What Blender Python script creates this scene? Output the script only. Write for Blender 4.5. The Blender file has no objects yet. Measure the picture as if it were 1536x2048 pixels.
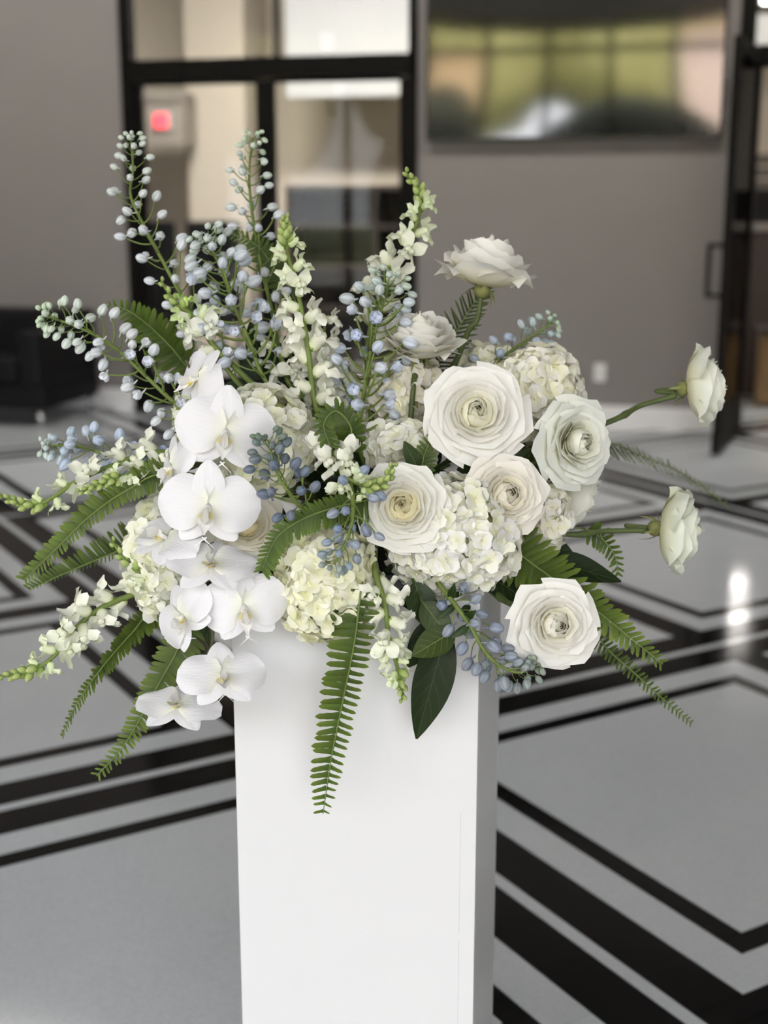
import bpy, math, random
import numpy as np
from mathutils import Vector, Matrix

sc = bpy.context.scene
COL = sc.collection
rnd = random.Random(7)

# ------------------------------------------------------------------ camera
F = 2650.0                       # focal length in pixels of the 1536x2048 frame
T = math.atan(614.0 / F)         # downward tilt
H = 1.5                          # eye height
CT, ST = math.cos(T), math.sin(T)
cd = bpy.data.cameras.new('camera')
cam = bpy.data.objects.new('camera', cd); COL.objects.link(cam)
cam.location = (0, 0, H); cam.rotation_euler = (math.pi / 2 - T, 0, 0)
cd.sensor_fit = 'VERTICAL'; cd.sensor_height = 36.0; cd.sensor_width = 27.0
cd.lens = F / 2048 * 36.0
cd.clip_start = 0.05; cd.clip_end = 200
cd.dof.use_dof = True; cd.dof.focus_distance = 1.70; cd.dof.aperture_fstop = 3.0
sc.camera = cam

# ------------------------------------------------------------------ daylight and exposure
vs = sc.view_settings
vs.view_transform = 'Standard'; vs.look = 'None'; vs.gamma = 1.0; vs.use_curve_mapping = False
vs.exposure = -0.02
world = bpy.data.worlds.new('overcast_sky'); sc.world = world; world.use_nodes = True
bg = world.node_tree.nodes['Background']
bg.inputs[0].default_value = (0.945, 0.94, 1.0, 1); bg.inputs[1].default_value = 10.0
sc.cycles.max_bounces = 6; sc.cycles.diffuse_bounces = 3; sc.cycles.glossy_bounces = 3
sc.cycles.use_adaptive_sampling = True; sc.cycles.adaptive_threshold = 0.1; sc.cycles.adaptive_min_samples = 20
sc.cycles.transparent_max_bounces = 12; sc.cycles.transmission_bounces = 4
sc.cycles.caustics_reflective = False; sc.cycles.caustics_refractive = False
sc.cycles.use_denoising = True
sc.cycles.sample_clamp_indirect = 4.0

# wall frame: t runs along the back wall, n away from the camera
AW = math.radians(14)
WN = np.array([math.sin(AW), math.cos(AW), 0.0]); WT = np.array([WN[1], -WN[0], 0.0])
WM = np.array([-0.1305, 9.495, 0.0])
def WP(t, n, z): return WM + WT * t + WN * n + np.array([0, 0, z])
WMAT = Matrix(((WT[0], WN[0], 0, WM[0]), (WT[1], WN[1], 0, WM[1]), (0, 0, 1, 0), (0, 0, 0, 1)))
CEIL = 4.5; WIN_N = -13.0; T_L = -6.0; T_R = 6.2; BACK_N = 5.2

sun = bpy.data.objects.new('sun', bpy.data.lights.new('sun', 'SUN')); COL.objects.link(sun)
sun.data.energy = 22.0; sun.data.angle = math.radians(0.6); sun.data.color = (1.0, 0.95, 0.86)
sdir = -WN * 0.75 - WT * 0.1 + np.array([0, 0, -0.85])
sun.rotation_euler = Vector(sdir).to_track_quat('-Z', 'Y').to_euler(); sun.location = (0, 0, 20)
portal = bpy.data.objects.new('window_daylight', bpy.data.lights.new('window_daylight', 'AREA')); COL.objects.link(portal)
portal.data.shape = 'RECTANGLE'; portal.data.size = T_R - T_L - 0.1; portal.data.size_y = CEIL - 0.3
portal.data.cycles.is_portal = True
portal.matrix_world = Matrix.Translation(Vector(WP((T_L + T_R) / 2, WIN_N + 0.12, CEIL / 2))) @ Vector(WN).to_track_quat('-Z', 'Y').to_matrix().to_4x4()

# ------------------------------------------------------------------ helpers: pixels to places
def PX(u, v, d):
    a = (u - 768) / F; b = (1024 - v) / F
    return np.array([a * d, (CT + b * ST) * d, H + (-ST + b * CT) * d])
CR = np.array([1.0, 0, 0]); CU = np.array([0, ST, CT]); CV = np.array([0, -CT, ST])
def CD(a, b, c):
    v = a * CR + b * CU + c * CV
    return v / np.linalg.norm(v)
def nrm(v):
    v = np.asarray(v, float); return v / (np.linalg.norm(v) + 1e-12)
def frame(x, y, z, o, s=1.0):
    if np.isscalar(s): s = (s, s, s)
    return Matrix(((x[0]*s[0], y[0]*s[1], z[0]*s[2], o[0]), (x[1]*s[0], y[1]*s[1], z[1]*s[2], o[1]),
                   (x[2]*s[0], y[2]*s[1], z[2]*s[2], o[2]), (0, 0, 0, 1)))
def zframe(z, o, up=None, roll=0.0, s=1.0):
    z = nrm(z); up = CU if up is None else np.asarray(up, float)
    if abs(np.dot(up, z)) > .97: up = CR if abs(CR @ z) < .9 else CV
    y = nrm(up - (up @ z) * z); x = np.cross(y, z)
    c, s_ = math.cos(roll), math.sin(roll)
    x, y = c * x + s_ * y, -s_ * x + c * y
    return frame(x, y, z, o, s)

# ------------------------------------------------------------------ helpers: meshes and objects
def mk(name, V, Fc, tint=None, smooth=True):
    me = bpy.data.meshes.new(name)
    me.from_pydata([tuple(map(float, v)) for v in V], [], [tuple(map(int, f)) for f in Fc])
    if smooth: me.polygons.foreach_set('use_smooth', [True] * len(me.polygons))
    if tint is not None:
        a = me.attributes.new('tint', 'FLOAT', 'POINT'); a.data.foreach_set('value', [float(x) for x in tint])
    me.update()
    return me
WORLD = {}
def ob(name, me, mat=None, parent=None, M=None, color=None):
    o = bpy.data.objects.new(name, me); COL.objects.link(o)
    if mat is not None and me is not None and not me.materials: me.materials.append(mat)
    M = Matrix.Identity(4) if M is None else M
    if parent is not None:
        o.parent = parent; o.matrix_basis = WORLD[parent.name].inverted() @ M
    else:
        o.matrix_basis = M
    WORLD[o.name] = M
    if color is not None: o.color = (color[0], color[1], color[2], 1)
    return o
def tag(o, label, cat, group=None):
    o['label'] = label; o['category'] = cat
    if group: o['group'] = group
    return o
def struct(o, label=None):
    o['kind'] = 'structure'
    if label: o['label'] = label
    return o
def thing(name, label, cat, loc, group=None):
    o = bpy.data.objects.new(name, None); COL.objects.link(o)
    o.empty_display_size = 0.05; o.location = tuple(map(float, loc))
    WORLD[o.name] = Matrix.Translation(Vector(o.location))
    return tag(o, label, cat, group)
class MB:
    def __init__(s): s.V = []; s.F = []; s.T = []
    def add(s, V, Fc, tint=None):
        k = len(s.V); s.V += [tuple(v) for v in V]; s.F += [tuple(i + k for i in f) for f in Fc]
        s.T += list(tint) if tint is not None else [0.0] * len(V)
    def addM(s, M, V, Fc, tint=None):
        s.add([tuple(M @ Vector(v)) for v in V], Fc, tint)
    def mesh(s, name, smooth=True): return mk(name, s.V, s.F, s.T, smooth)
BOXF = [(0, 3, 2, 1), (4, 5, 6, 7), (0, 1, 5, 4), (1, 2, 6, 5), (2, 3, 7, 6), (3, 0, 4, 7)]
def boxv(x0, x1, y0, y1, z0, z1):
    return [(x0, y0, z0), (x1, y0, z0), (x1, y1, z0), (x0, y1, z0), (x0, y0, z1), (x1, y0, z1), (x1, y1, z1), (x0, y1, z1)]
def box_mesh(name, *b, bevel=0.0):
    """box with chamfered edges"""
    if not bevel: return mk(name, boxv(*b), BOXF, smooth=False)
    import bmesh
    bm = bmesh.new()
    vs_ = [bm.verts.new(v) for v in boxv(*b)]
    for f in BOXF: bm.faces.new([vs_[i] for i in f])
    bmesh.ops.bevel(bm, geom=list(bm.edges), offset=bevel, segments=2, affect='EDGES', profile=0.5)
    me = bpy.data.meshes.new(name); bm.to_mesh(me); bm.free()
    return me
def wbox(name, t0, t1, n0, n1, z0, z1, mat, parent=None, bevel=0.0):
    """box given in the wall frame"""
    cx, cy, cz = (t0 + t1) / 2, (n0 + n1) / 2, z0
    me = box_mesh(name, t0 - cx, t1 - cx, n0 - cy, n1 - cy, 0, z1 - z0, bevel=bevel)
    return ob(name, me, mat, parent, WMAT @ Matrix.Translation((cx, cy, cz)))

def catmull(P, k=8):
    P = [np.asarray(p, float) for p in P]
    if len(P) == 2: return [P[0] + (P[1] - P[0]) * i / k for i in range(k + 1)]
    Q = [2 * P[0] - P[1]] + P + [2 * P[-1] - P[-2]]; out = []
    for i in range(1, len(Q) - 2):
        for j in range(k):
            t = j / k
            out.append(.5 * ((2 * Q[i]) + (-Q[i-1] + Q[i+1]) * t + (2*Q[i-1] - 5*Q[i] + 4*Q[i+1] - Q[i+2]) * t * t + (-Q[i-1] + 3*Q[i] - 3*Q[i+1] + Q[i+2]) * t ** 3))
    out.append(P[-1]); return out
class Path:
    def __init__(s, P, k=10):
        s.p = np.array(catmull(P, k)); d = np.linalg.norm(np.diff(s.p, axis=0), axis=1)
        s.s = np.concatenate([[0], np.cumsum(d)]); s.L = s.s[-1]
    def at(s, t):
        q = t * s.L; return np.array([np.interp(q, s.s, s.p[:, i]) for i in range(3)])
    def tan(s, t):
        return nrm(s.at(min(1, t + .01)) - s.at(max(0, t - .01)))
def tube(P, r0, r1, ns=8, nodes=()):
    """tapering tube along the points, in world space; nodes = positions 0..1 of swellings"""
    P = [np.asarray(p, float) for p in P]; n = len(P); V = []; Fc = []
    up = None
    for i, p in enumerate(P):
        d = nrm(P[min(i + 1, n - 1)] - P[max(i - 1, 0)])
        if up is None: up = CV if abs(CV @ d) < .9 else CR
        up = nrm(up - (up @ d) * d); sd = np.cross(d, up)
        t = i / (n - 1); r = r0 + (r1 - r0) * t
        for q in nodes: r *= 1 + .45 * math.exp(-((t - q) * n / 1.0) ** 2)
        for k in range(ns):
            a = 2 * math.pi * k / ns; V.append(p + r * (math.cos(a) * up + math.sin(a) * sd))
    for i in range(n - 1):
        for k in range(ns):
            a, b = i * ns + k, i * ns + (k + 1) % ns; Fc.append((a, b, b + ns, a + ns))
    Fc.append(tuple(range(ns))[::-1]); Fc.append(tuple(range((n - 1) * ns, n * ns)))
    return V, Fc
def local(V, M):
    I = M.inverted(); return [tuple(I @ Vector(tuple(map(float, v)))) for v in V]
def stem(parent, P, r0, r1, mat, name='stem', nodes=(), ns=8, k=8):
    M = WORLD[parent.name]
    V, Fc = tube(catmull(P, k), r0, r1, ns, nodes)
    return ob(name, mk(name, local(V, M), Fc), mat, parent, M)
def grid_faces(nx, ny):
    return [(j*(nx+1)+i, j*(nx+1)+i+1, (j+1)*(nx+1)+i+1, (j+1)*(nx+1)+i) for j in range(ny) for i in range(nx)]
def blade(L, W, prof, nx=4, ny=7, bend=0.0, cup=0.0, fold=0.0, wave=0.0, wn=3.0, ph=0.0, sweep=0.0, tip=0.0):
    """leaf or petal along +y, across x, face +z"""
    V = []; Tn = []
    for j in range(ny + 1):
        t = j / ny; hw = W / 2 * prof(t)
        for i in range(nx + 1):
            s = 2 * i / nx - 1
            z = bend * L * t * t + cup * W * s * s * prof(t) + fold * W * abs(s) * prof(t) + wave * W * math.sin(wn * math.pi * t + ph + 1.7 * s) * abs(s) ** 1.5 + tip * L * max(0, t - .7) ** 2 * 10
            V.append((s * hw + sweep * L * t * t, L * t, z)); Tn.append(t)
    return V, grid_faces(nx, ny), Tn
def lathe(prof, ns=10, ridge=0.0, rn=5):
    V = []; Fc = []; Tn = []
    for j, (r, z) in enumerate(prof):
        for k in range(ns):
            a = 2 * math.pi * k / ns; rr = r * (1 + ridge * math.cos(rn * a))
            V.append((rr * math.cos(a), rr * math.sin(a), z)); Tn.append(j / (len(prof) - 1))
    for j in range(len(prof) - 1):
        for k in range(ns):
            a, b = j*ns + k, j*ns + (k+1) % ns; Fc.append((a, b, b+ns, a+ns))
    Fc.append(tuple(range(ns))[::-1]); Fc.append(tuple(range((len(prof)-1)*ns, len(prof)*ns)))
    return V, Fc, Tn

# ------------------------------------------------------------------ materials
MATS = {}
def nodes_of(name):
    m = bpy.data.materials.new(name); m.use_nodes = True; nt = m.node_tree
    return m, nt, nt.nodes['Principled BSDF'], nt.nodes['Material Output']
def plain(name, col, rough=.5, spec=.5, metal=0.0, noise=0.0, nscale=30.0, bump=0.0, emit=None, ior=1.5):
    if name in MATS: return MATS[name]
    m, nt, b, out = nodes_of(name)
    b.inputs['Base Color'].default_value = (*col, 1); b.inputs['Roughness'].default_value = rough
    b.inputs['Metallic'].default_value = metal; b.inputs['Specular IOR Level'].default_value = spec
    b.inputs['IOR'].default_value = ior
    tc = nt.nodes.new('ShaderNodeTexCoord')
    if noise or bump:
        nz = nt.nodes.new('ShaderNodeTexNoise'); nz.inputs['Scale'].default_value = nscale; nz.inputs['Detail'].default_value = 4
        nt.links.new(tc.outputs['Object'], nz.inputs['Vector'])
        if noise:
            mx = nt.nodes.new('ShaderNodeMix'); mx.data_type = 'RGBA'
            mx.inputs['A'].default_value = (*[c * (1 - noise) for c in col], 1); mx.inputs['B'].default_value = (*[min(1, c * (1 + noise)) for c in col], 1)
            nt.links.new(nz.outputs['Fac'], mx.inputs['Factor']); nt.links.new(mx.outputs['Result'], b.inputs['Base Color'])
        if bump:
            bp = nt.nodes.new('ShaderNodeBump'); bp.inputs['Strength'].default_value = bump; bp.inputs['Distance'].default_value = .002
            nt.links.new(nz.outputs['Fac'], bp.inputs['Height']); nt.links.new(bp.outputs['Normal'], b.inputs['Normal'])
    if emit:
        b.inputs['Emission Color'].default_value = (*emit[0], 1); b.inputs['Emission Strength'].default_value = emit[1]
    MATS[name] = m; return m
def organic(name, c0, c1, trans=.25, rough=.5, spec=.3, noise=.08, nscale=60, bump=.1, tmul=(1, 1, 1), stretch=None):
    """petal or leaf: colour runs from c0 (tint 0) to c1 (tint 1), times the object colour; partly translucent"""
    m, nt, b, out = nodes_of(name); L = nt.links.new
    at = nt.nodes.new('ShaderNodeAttribute'); at.attribute_name = 'tint'
    oi = nt.nodes.new('ShaderNodeObjectInfo'); tc = nt.nodes.new('ShaderNodeTexCoord')
    mx = nt.nodes.new('ShaderNodeMix'); mx.data_type = 'RGBA'
    mx.inputs['A'].default_value = (*c0, 1); mx.inputs['B'].default_value = (*c1, 1)
    L(at.outputs['Fac'], mx.inputs['Factor'])
    m2 = nt.nodes.new('ShaderNodeMix'); m2.data_type = 'RGBA'; m2.blend_type = 'MULTIPLY'; m2.inputs['Factor'].default_value = 1
    L(mx.outputs['Result'], m2.inputs['A']); L(oi.outputs['Color'], m2.inputs['B'])
    nz = nt.nodes.new('ShaderNodeTexNoise'); nz.inputs['Scale'].default_value = nscale; nz.inputs['Detail'].default_value = 3
    if stretch:
        mp = nt.nodes.new('ShaderNodeMapping'); mp.inputs['Scale'].default_value = stretch
        L(tc.outputs['Object'], mp.inputs['Vector']); L(mp.outputs['Vector'], nz.inputs['Vector'])
    else: L(tc.outputs['Object'], nz.inputs['Vector'])
    hs = nt.nodes.new('ShaderNodeHueSaturation'); mr = nt.nodes.new('ShaderNodeMapRange')
    mr.inputs['To Min'].default_value = 1 - noise; mr.inputs['To Max'].default_value = 1 + noise
    L(nz.outputs['Fac'], mr.inputs['Value']); L(mr.outputs['Result'], hs.inputs['Value']); L(m2.outputs['Result'], hs.inputs['Color'])
    L(hs.outputs['Color'], b.inputs['Base Color'])
    b.inputs['Roughness'].default_value = rough; b.inputs['Specular IOR Level'].default_value = spec
    bp = nt.nodes.new('ShaderNodeBump'); bp.inputs['Strength'].default_value = bump; bp.inputs['Distance'].default_value = .001
    L(nz.outputs['Fac'], bp.inputs['Height']); L(bp.outputs['Normal'], b.inputs['Normal'])
    if trans:
        tr = nt.nodes.new('ShaderNodeBsdfTranslucent'); tm = nt.nodes.new('ShaderNodeMix'); tm.data_type = 'RGBA'; tm.blend_type = 'MULTIPLY'
        tm.inputs['Factor'].default_value = 1; tm.inputs['B'].default_value = (*tmul, 1)
        L(hs.outputs['Color'], tm.inputs['A']); L(tm.outputs['Result'], tr.inputs['Color'])
        ms = nt.nodes.new('ShaderNodeMixShader'); ms.inputs['Fac'].default_value = trans
        L(b.outputs['BSDF'], ms.inputs[1]); L(tr.outputs['BSDF'], ms.inputs[2]); L(ms.outputs['Shader'], out.inputs['Surface'])
    MATS[name] = m; return m
def glass(name, tint=(1, 1, 1), refl=1.0):
    m, nt, b, out = nodes_of(name); L = nt.links.new
    tr = nt.nodes.new('ShaderNodeBsdfTransparent'); tr.inputs['Color'].default_value = (*tint, 1)
    gl = nt.nodes.new('ShaderNodeBsdfGlossy'); gl.inputs['Roughness'].default_value = .02
    fr = nt.nodes.new('ShaderNodeFresnel'); fr.inputs['IOR'].default_value = 1.22
    ms = nt.nodes.new('ShaderNodeMixShader'); L(fr.outputs['Fac'], ms.inputs['Fac'])
    L(tr.outputs['BSDF'], ms.inputs[1]); L(gl.outputs['BSDF'], ms.inputs[2]); L(ms.outputs['Shader'], out.inputs['Surface'])
    MATS[name] = m; return m
def stone(name, c, speck, rough, spec=.5):
    m, nt, b, out = nodes_of(name); L = nt.links.new
    tc = nt.nodes.new('ShaderNodeTexCoord'); vo = nt.nodes.new('ShaderNodeTexVoronoi'); vo.inputs['Scale'].default_value = 160
    nz = nt.nodes.new('ShaderNodeTexNoise'); nz.inputs['Scale'].default_value = 2.2; nz.inputs['Detail'].default_value = 5
    geo = nt.nodes.new('ShaderNodeNewGeometry')
    L(geo.outputs['Position'], vo.inputs['Vector']); L(geo.outputs['Position'], nz.inputs['Vector'])
    a = nt.nodes.new('ShaderNodeMix'); a.data_type = 'RGBA'; a.inputs['A'].default_value = (*[x * (1 - speck) for x in c], 1); a.inputs['B'].default_value = (*[min(1, x * (1 + speck)) for x in c], 1)
    sp = nt.nodes.new('ShaderNodeSeparateColor'); L(vo.outputs['Color'], sp.inputs['Color']); L(sp.outputs['Red'], a.inputs['Factor'])
    h = nt.nodes.new('ShaderNodeHueSaturation'); mr = nt.nodes.new('ShaderNodeMapRange'); mr.inputs['To Min'].default_value = .93; mr.inputs['To Max'].default_value = 1.07
    L(nz.outputs['Fac'], mr.inputs['Value']); L(mr.outputs['Result'], h.inputs['Value']); L(a.outputs['Result'], h.inputs['Color']); L(h.outputs['Color'], b.inputs['Base Color'])
    b.inputs['Roughness'].default_value = rough; b.inputs['Specular IOR Level'].default_value = spec
    MATS[name] = m; return m

M_WHITE_STONE = stone('white_terrazzo', (.495, .522, .545), .05, .085)
M_BLACK_STONE = stone('black_granite', (.004, .004, .004), .3, .10, .13)
M_JOINT = plain('stone_joint', (.25, .25, .25), .6)
M_WALL = plain('taupe_paint', (.242, .224, .218), .7, .3, noise=.03, nscale=3)
M_TRIM = plain('white_trim_paint', (.86, .86, .87), .4)
M_CEIL = plain('ceiling_paint', (.62, .61, .59), .8)
M_SIDE = plain('side_wall_paint', (.45, .43, .40), .8)
M_FRAME = plain('dark_bronze_frame', (.003, .0025, .002), .5, .12)
M_BEIGE = plain('beige_paint', (.70, .625, .525), .8, noise=.03, nscale=2)
M_SOFFIT = plain('white_soffit', (.62, .63, .64), .7)
M_DARKWOOD = plain('dark_wood', (.03, .022, .018), .5, noise=.3, nscale=12)
M_OAK = plain('tan_wood', (.22, .13, .05), .5, noise=.25, nscale=10)
M_LEATHER = plain('black_leather', (.004, .004, .005), .5, .2, noise=.2, nscale=40, bump=.2)
M_CHROME = plain('brushed_chrome', (.75, .75, .75), .2, metal=1.0)
M_SCREEN = plain('black_screen', (.004, .004, .004), .07, .5, ior=2.1)
M_BEZEL = plain('screen_bezel', (.01, .01, .01), .35)
M_PLATE = plain('white_plastic', (.8, .8, .8), .4)
M_SLOT = plain('outlet_slot', (.05, .05, .05), .6)
M_PED = plain('white_gloss_laminate', (.74, .745, .745), .33, .4, noise=.015, nscale=4)
M_GLASS = glass('clear_glass', (.93, .94, .93))
M_EXIT = plain('exit_sign_red', (.6, .05, .06), .4, emit=((1, .06, .09), 2.6))
M_LAMP = plain('lit_diffuser', (.9, .9, .9), .5, emit=((1, .97, .92), 9.0))
M_PAVE = plain('pale_paving', (.42, .40, .38), .8, noise=.1, nscale=2)
M_LAWN = plain('lawn_grass', (.17, .19, .08), .9, noise=.3, nscale=2)
M_CROWN = plain('tree_foliage', (.30, .28, .10), .8, noise=.5, nscale=3)
M_DARKCROWN = plain('hedge_foliage', (.02, .025, .012), .8, noise=.4, nscale=4)
M_TANWALL = plain('tan_stucco', (.55, .38, .2), .8)
M_BARK = plain('bark', (.09, .065, .04), .9)
M_BOWL = plain('dark_ceramic', (.012, .014, .012), .5)
M_FOAM = plain('floral_foam', (.02, .045, .018), .95, noise=.3, nscale=80)

M_ROSE = organic('rose_petal', (.94, .875, .52), (.95, .945, .905), .20, .55, .2, .03, 40, .08, (1, .98, .92))
M_HYD = organic('hydrangea_petal', (.90, .90, .64), (.955, .955, .92), .17, .6, .2, .04, 3.0, .1, (1, 1, .9))
M_ORCH = organic('orchid_petal', (.84, .86, .68), (.865, .862, .878), .12, .5, .25, .02, 5, .55, stretch=(9, 1.2, 1))
M_LIP = organic('orchid_lip', (.80, .66, .12), (.91, .90, .87), .1, .45, .3, .03, 60)
M_THROAT = organic('orchid_throat', (.25, .02, .02), (.3, .05, .03), 0, .5)
M_SNAP = organic('snapdragon_petal', (.78, .82, .52), (.95, .95, .87), .18, .6, .2, .04, 40, .1, (1, 1, .85))
M_SBUD = organic('snapdragon_bud', (.22, .36, .06), (.60, .66, .28), .15, .55, .3, .1, 40)
M_DELPH = organic('delphinium_bud', (.63, .66, .60), (.95, .955, .98), .14, .5, .3, .10, 10, .1, stretch=(3, 3, .4))
M_DCTR = organic('delphinium_eye', (.75, .75, .6), (.85, .84, .75), .1, .6)
M_STEM = organic('green_stem', (.17, .23, .055), (.17, .23, .055), .05, .5, .3, .15, 60)
M_DSTEM = organic('dark_green_stem', (.06, .10, .025), (.06, .10, .025), .0, .5, .3, .2, 60)
M_RSTEM = organic('rose_stem', (.085, .115, .035), (.085, .115, .035), .0, .5, .3, .3, 60)
M_OSTEM = organic('orchid_stem', (.10, .09, .04), (.16, .19, .06), .0, .5, .3, .2, 60)
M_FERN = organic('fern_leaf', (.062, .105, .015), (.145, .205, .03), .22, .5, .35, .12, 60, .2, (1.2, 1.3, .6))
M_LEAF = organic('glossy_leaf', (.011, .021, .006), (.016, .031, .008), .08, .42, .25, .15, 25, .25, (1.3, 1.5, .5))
M_VEIN = organic('leaf_vein', (.07, .11, .035), (.07, .11, .035), 0, .5)
M_SEPAL = organic('sepal_green', (.20, .22, .07), (.30, .30, .12), .12, .55)

# ------------------------------------------------------------------ the setting: floor of inlaid stone
GA = math.radians(31.0)
E1 = np.array([math.cos(GA), math.sin(GA)]); E2 = np.array([-math.sin(GA), math.cos(GA)])
GM = Matrix(((E1[0], E2[0], 0, 0), (E1[1], E2[1], 0, 0), (0, 0, 1, 0), (0, 0, 0, 1)))
cx, cy = (T_L + T_R) / 2, (WIN_N + BACK_N) / 2
floor = struct(wbox('floor', T_L - .2, T_R + .2, WIN_N - .2, 18.2, -.12, -.004, M_JOINT))
def proj(x, y, z=0.0):
    w = np.array([x, y, z - H]); d = w @ (-CV)
    return (None if d < .3 else (768 + F * w[0] / d, 1024 - F * (w @ CU) / d))
GAP = .0007
strip_cache = {}
def slab(name, p0, p1, q0, q1, mat):
    a, b = round(p1 - p0 - 2 * GAP, 4), round(q1 - q0 - 2 * GAP, 4)
    k = (a, b, mat.name)
    if k not in strip_cache:
        strip_cache[k] = mk(name, boxv(-a/2, a/2, -b/2, b/2, -.012, 0), BOXF, smooth=False)
    return ob(name, strip_cache[k], mat, floor, GM @ Matrix.Translation(((p0+p1)/2, (q0+q1)/2, 0)))
P0, Q0, PER = 1.6415, 3.182, 3.26
CW = .0175
def ring(name, p0, p1, q0, q1, w, mat):
    wl, wr, wb, wt = w
    slab(name, p0, p1, q0, q0 + wb, mat); slab(name, p0, p1, q1 - wt, q1, mat)
    slab(name, p0, p0 + wl, q0 + wb, q1 - wt, mat); slab(name, p1 - wr, p1, q0 + wb, q1 - wt, mat)
def seen(p0, p1, q0, q1):
    for i in range(7):
        for j in range(7):
            x, y = (p0 + (p1 - p0) * i / 6) * E1 + (q0 + (q1 - q0) * j / 6) * E2
            tn = np.array([x, y, 0]) - WM
            if tn @ WN > .6: continue
            r = proj(x, y)
            if r and -260 < r[0] < 1800 and 700 < r[1] < 2500: return True
    return False
for a in range(-2, 3):
    for b in range(-2, 4):
        p, q = P0 + a * PER, Q0 + b * PER
        if seen(p, p + PER, q, q + PER):
            slab('divider_strip', p + CW, p + PER + CW, q - CW, q + CW, M_WHITE_STONE)
            slab('divider_strip', p - CW, p + CW, q - CW, q + PER - CW, M_WHITE_STONE)
        for i in (0, 1):
            for j in (0, 1):
                h = PER / 2
                c0, c1, d0, d1 = p + i * h + (CW if i == 0 else 0), p + (i + 1) * h - (CW if i else 0), q + j * h + (CW if j == 0 else 0), q + (j + 1) * h - (CW if j else 0)
                if not seen(c0, c1, d0, d1): continue
                wo, wi = .129, .064
                w = ((wo, wi) if i == 0 else (wi, wo)) + ((wo, wi) if j == 0 else (wi, wo))
                ring('black_band', c0, c1, d0, d1, w, M_BLACK_STONE)
                c0 += w[0]; c1 -= w[1]; d0 += w[2]; d1 -= w[3]
                ring('white_band', c0, c1, d0, d1, (.104,) * 4, M_WHITE_STONE)
                c0 += .104; c1 -= .104; d0 += .104; d1 -= .104
                ring('black_line', c0, c1, d0, d1, (.060,) * 4, M_BLACK_STONE)
                slab('field_tile', c0 + .06, c1 - .06, d0 + .06, d1 - .06, M_WHITE_STONE)

# ------------------------------------------------------------------ the setting: walls, ceiling, windows
D1L, D1R = -1.80, 0.37            # left storefront
D2L, D2R = 2.47, 4.6              # right storefront
TOP = 3.2
def multi(name, boxes, mat):
    mb = MB()
    for b_ in boxes: mb.add(boxv(*b_), BOXF)
    return struct(ob(name, mb.mesh(name, False), mat, None, WMAT))
wall_back = multi('wall_back', [(T_L, D1L, 0, .16, 0, CEIL), (D1R, D2L, 0, .16, 0, CEIL), (D2R, T_R, 0, .16, 0, CEIL),
                                (D1L, D1R, 0, .16, TOP, CEIL), (D2L, D2R, 0, .16, TOP, CEIL)], M_WALL)
multi('wall_left', [(T_L - .2, T_L, WIN_N, BACK_N, 0, CEIL)], M_SIDE)
multi('wall_right', [(T_R, T_R + .2, WIN_N, 18.2, 0, CEIL)], M_SIDE)
multi('ceiling', [(T_L - .2, T_R + .2, WIN_N - .2, BACK_N + .2, CEIL, CEIL + .25), (1.9, T_R + .2, BACK_N + .2, 18.2, CEIL, CEIL + .25)], M_CEIL)
multi('wall_rear', [(T_L - .2, 2.02, BACK_N, BACK_N + .2, 0, CEIL), (1.9, T_R + .2, 18, 18.2, 0, CEIL)], M_BEIGE)
def baseboard(name, t0, t1):
    mb = MB(); mb.add(boxv(t0, t1, -.018, 0, 0, .135), BOXF); mb.add(boxv(t0, t1, -.012, 0, .135, .152), BOXF)
    struct(ob(name, mb.mesh(name, False), M_TRIM, None, WMAT))
baseboard('baseboard_left', T_L, D1L); baseboard('baseboard_back', D1R, D2L - .02)

# window wall behind the photographer (mirrored in the screen)
multi('wall_front', [(T_L - .2, T_L, WIN_N - .2, WIN_N, 0, CEIL), (T_R, T_R + .2, WIN_N - .2, WIN_N, 0, CEIL), (T_L, T_R, WIN_N - .2, WIN_N, 0, .12), (T_L, T_R, WIN_N - .2, WIN_N, CEIL - .12, CEIL)], M_SIDE)
w1 = struct(wbox('window_1', T_L, T_R, WIN_N - .12, WIN_N - .02, CEIL - .2, CEIL - .12, M_FRAME))
NP = 11; pw = (T_R - T_L) / NP
for i in range(NP + 1):
    t_ = T_L + i * pw; wbox('mullion', t_ - .06, t_ + .06, WIN_N - .14, WIN_N, .12, CEIL - .12, M_FRAME, w1)
for i in range(NP):
    wbox('crossbar', T_L + i * pw + .035, T_L + (i+1) * pw - .035, WIN_N - .12, WIN_N - .02, 3.84, 3.98, M_FRAME, w1)
    wbox('pane', T_L + i * pw + .035, T_L + (i+1) * pw - .035, WIN_N - .075, WIN_N - .065, .12, 3.84, M_GLASS, w1)
    wbox('pane', T_L + i * pw + .035, T_L + (i+1) * pw - .035, WIN_N - .075, WIN_N - .065, 3.98, CEIL - .2, M_GLASS, w1)

# outside: lawn, trees and a tan wall, seen only in the screen's reflection
lawn = struct(wbox('ground_outside', -60, 60, -90, -26, -.3, -.1, M_LAWN)); struct(wbox('plaza_outside', -60, 60, -26, WIN_N - .2, -.3, -.1, M_PAVE))
import bmesh
def lump(name, seed, amp, mat, parent, M, sub=3):
    bm = bmesh.new(); bmesh.ops.create_icosphere(bm, subdivisions=sub, radius=1)
    rr = random.Random(seed); ph = [(rr.uniform(0, 6), rr.uniform(2, 7), Vector((rr.uniform(-1, 1), rr.uniform(-1, 1), rr.uniform(-1, 1)))) for _ in range(7)]
    for v in bm.verts:
        d = sum(math.sin(f * v.co.dot(k) + p) for p, f, k in ph) / 7
        v.co *= 1 + amp * d
    me = bpy.data.meshes.new(name); bm.to_mesh(me); bm.free()
    me.polygons.foreach_set('use_smooth', [True] * len(me.polygons))
    return ob(name, me, mat, parent, M)
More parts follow.
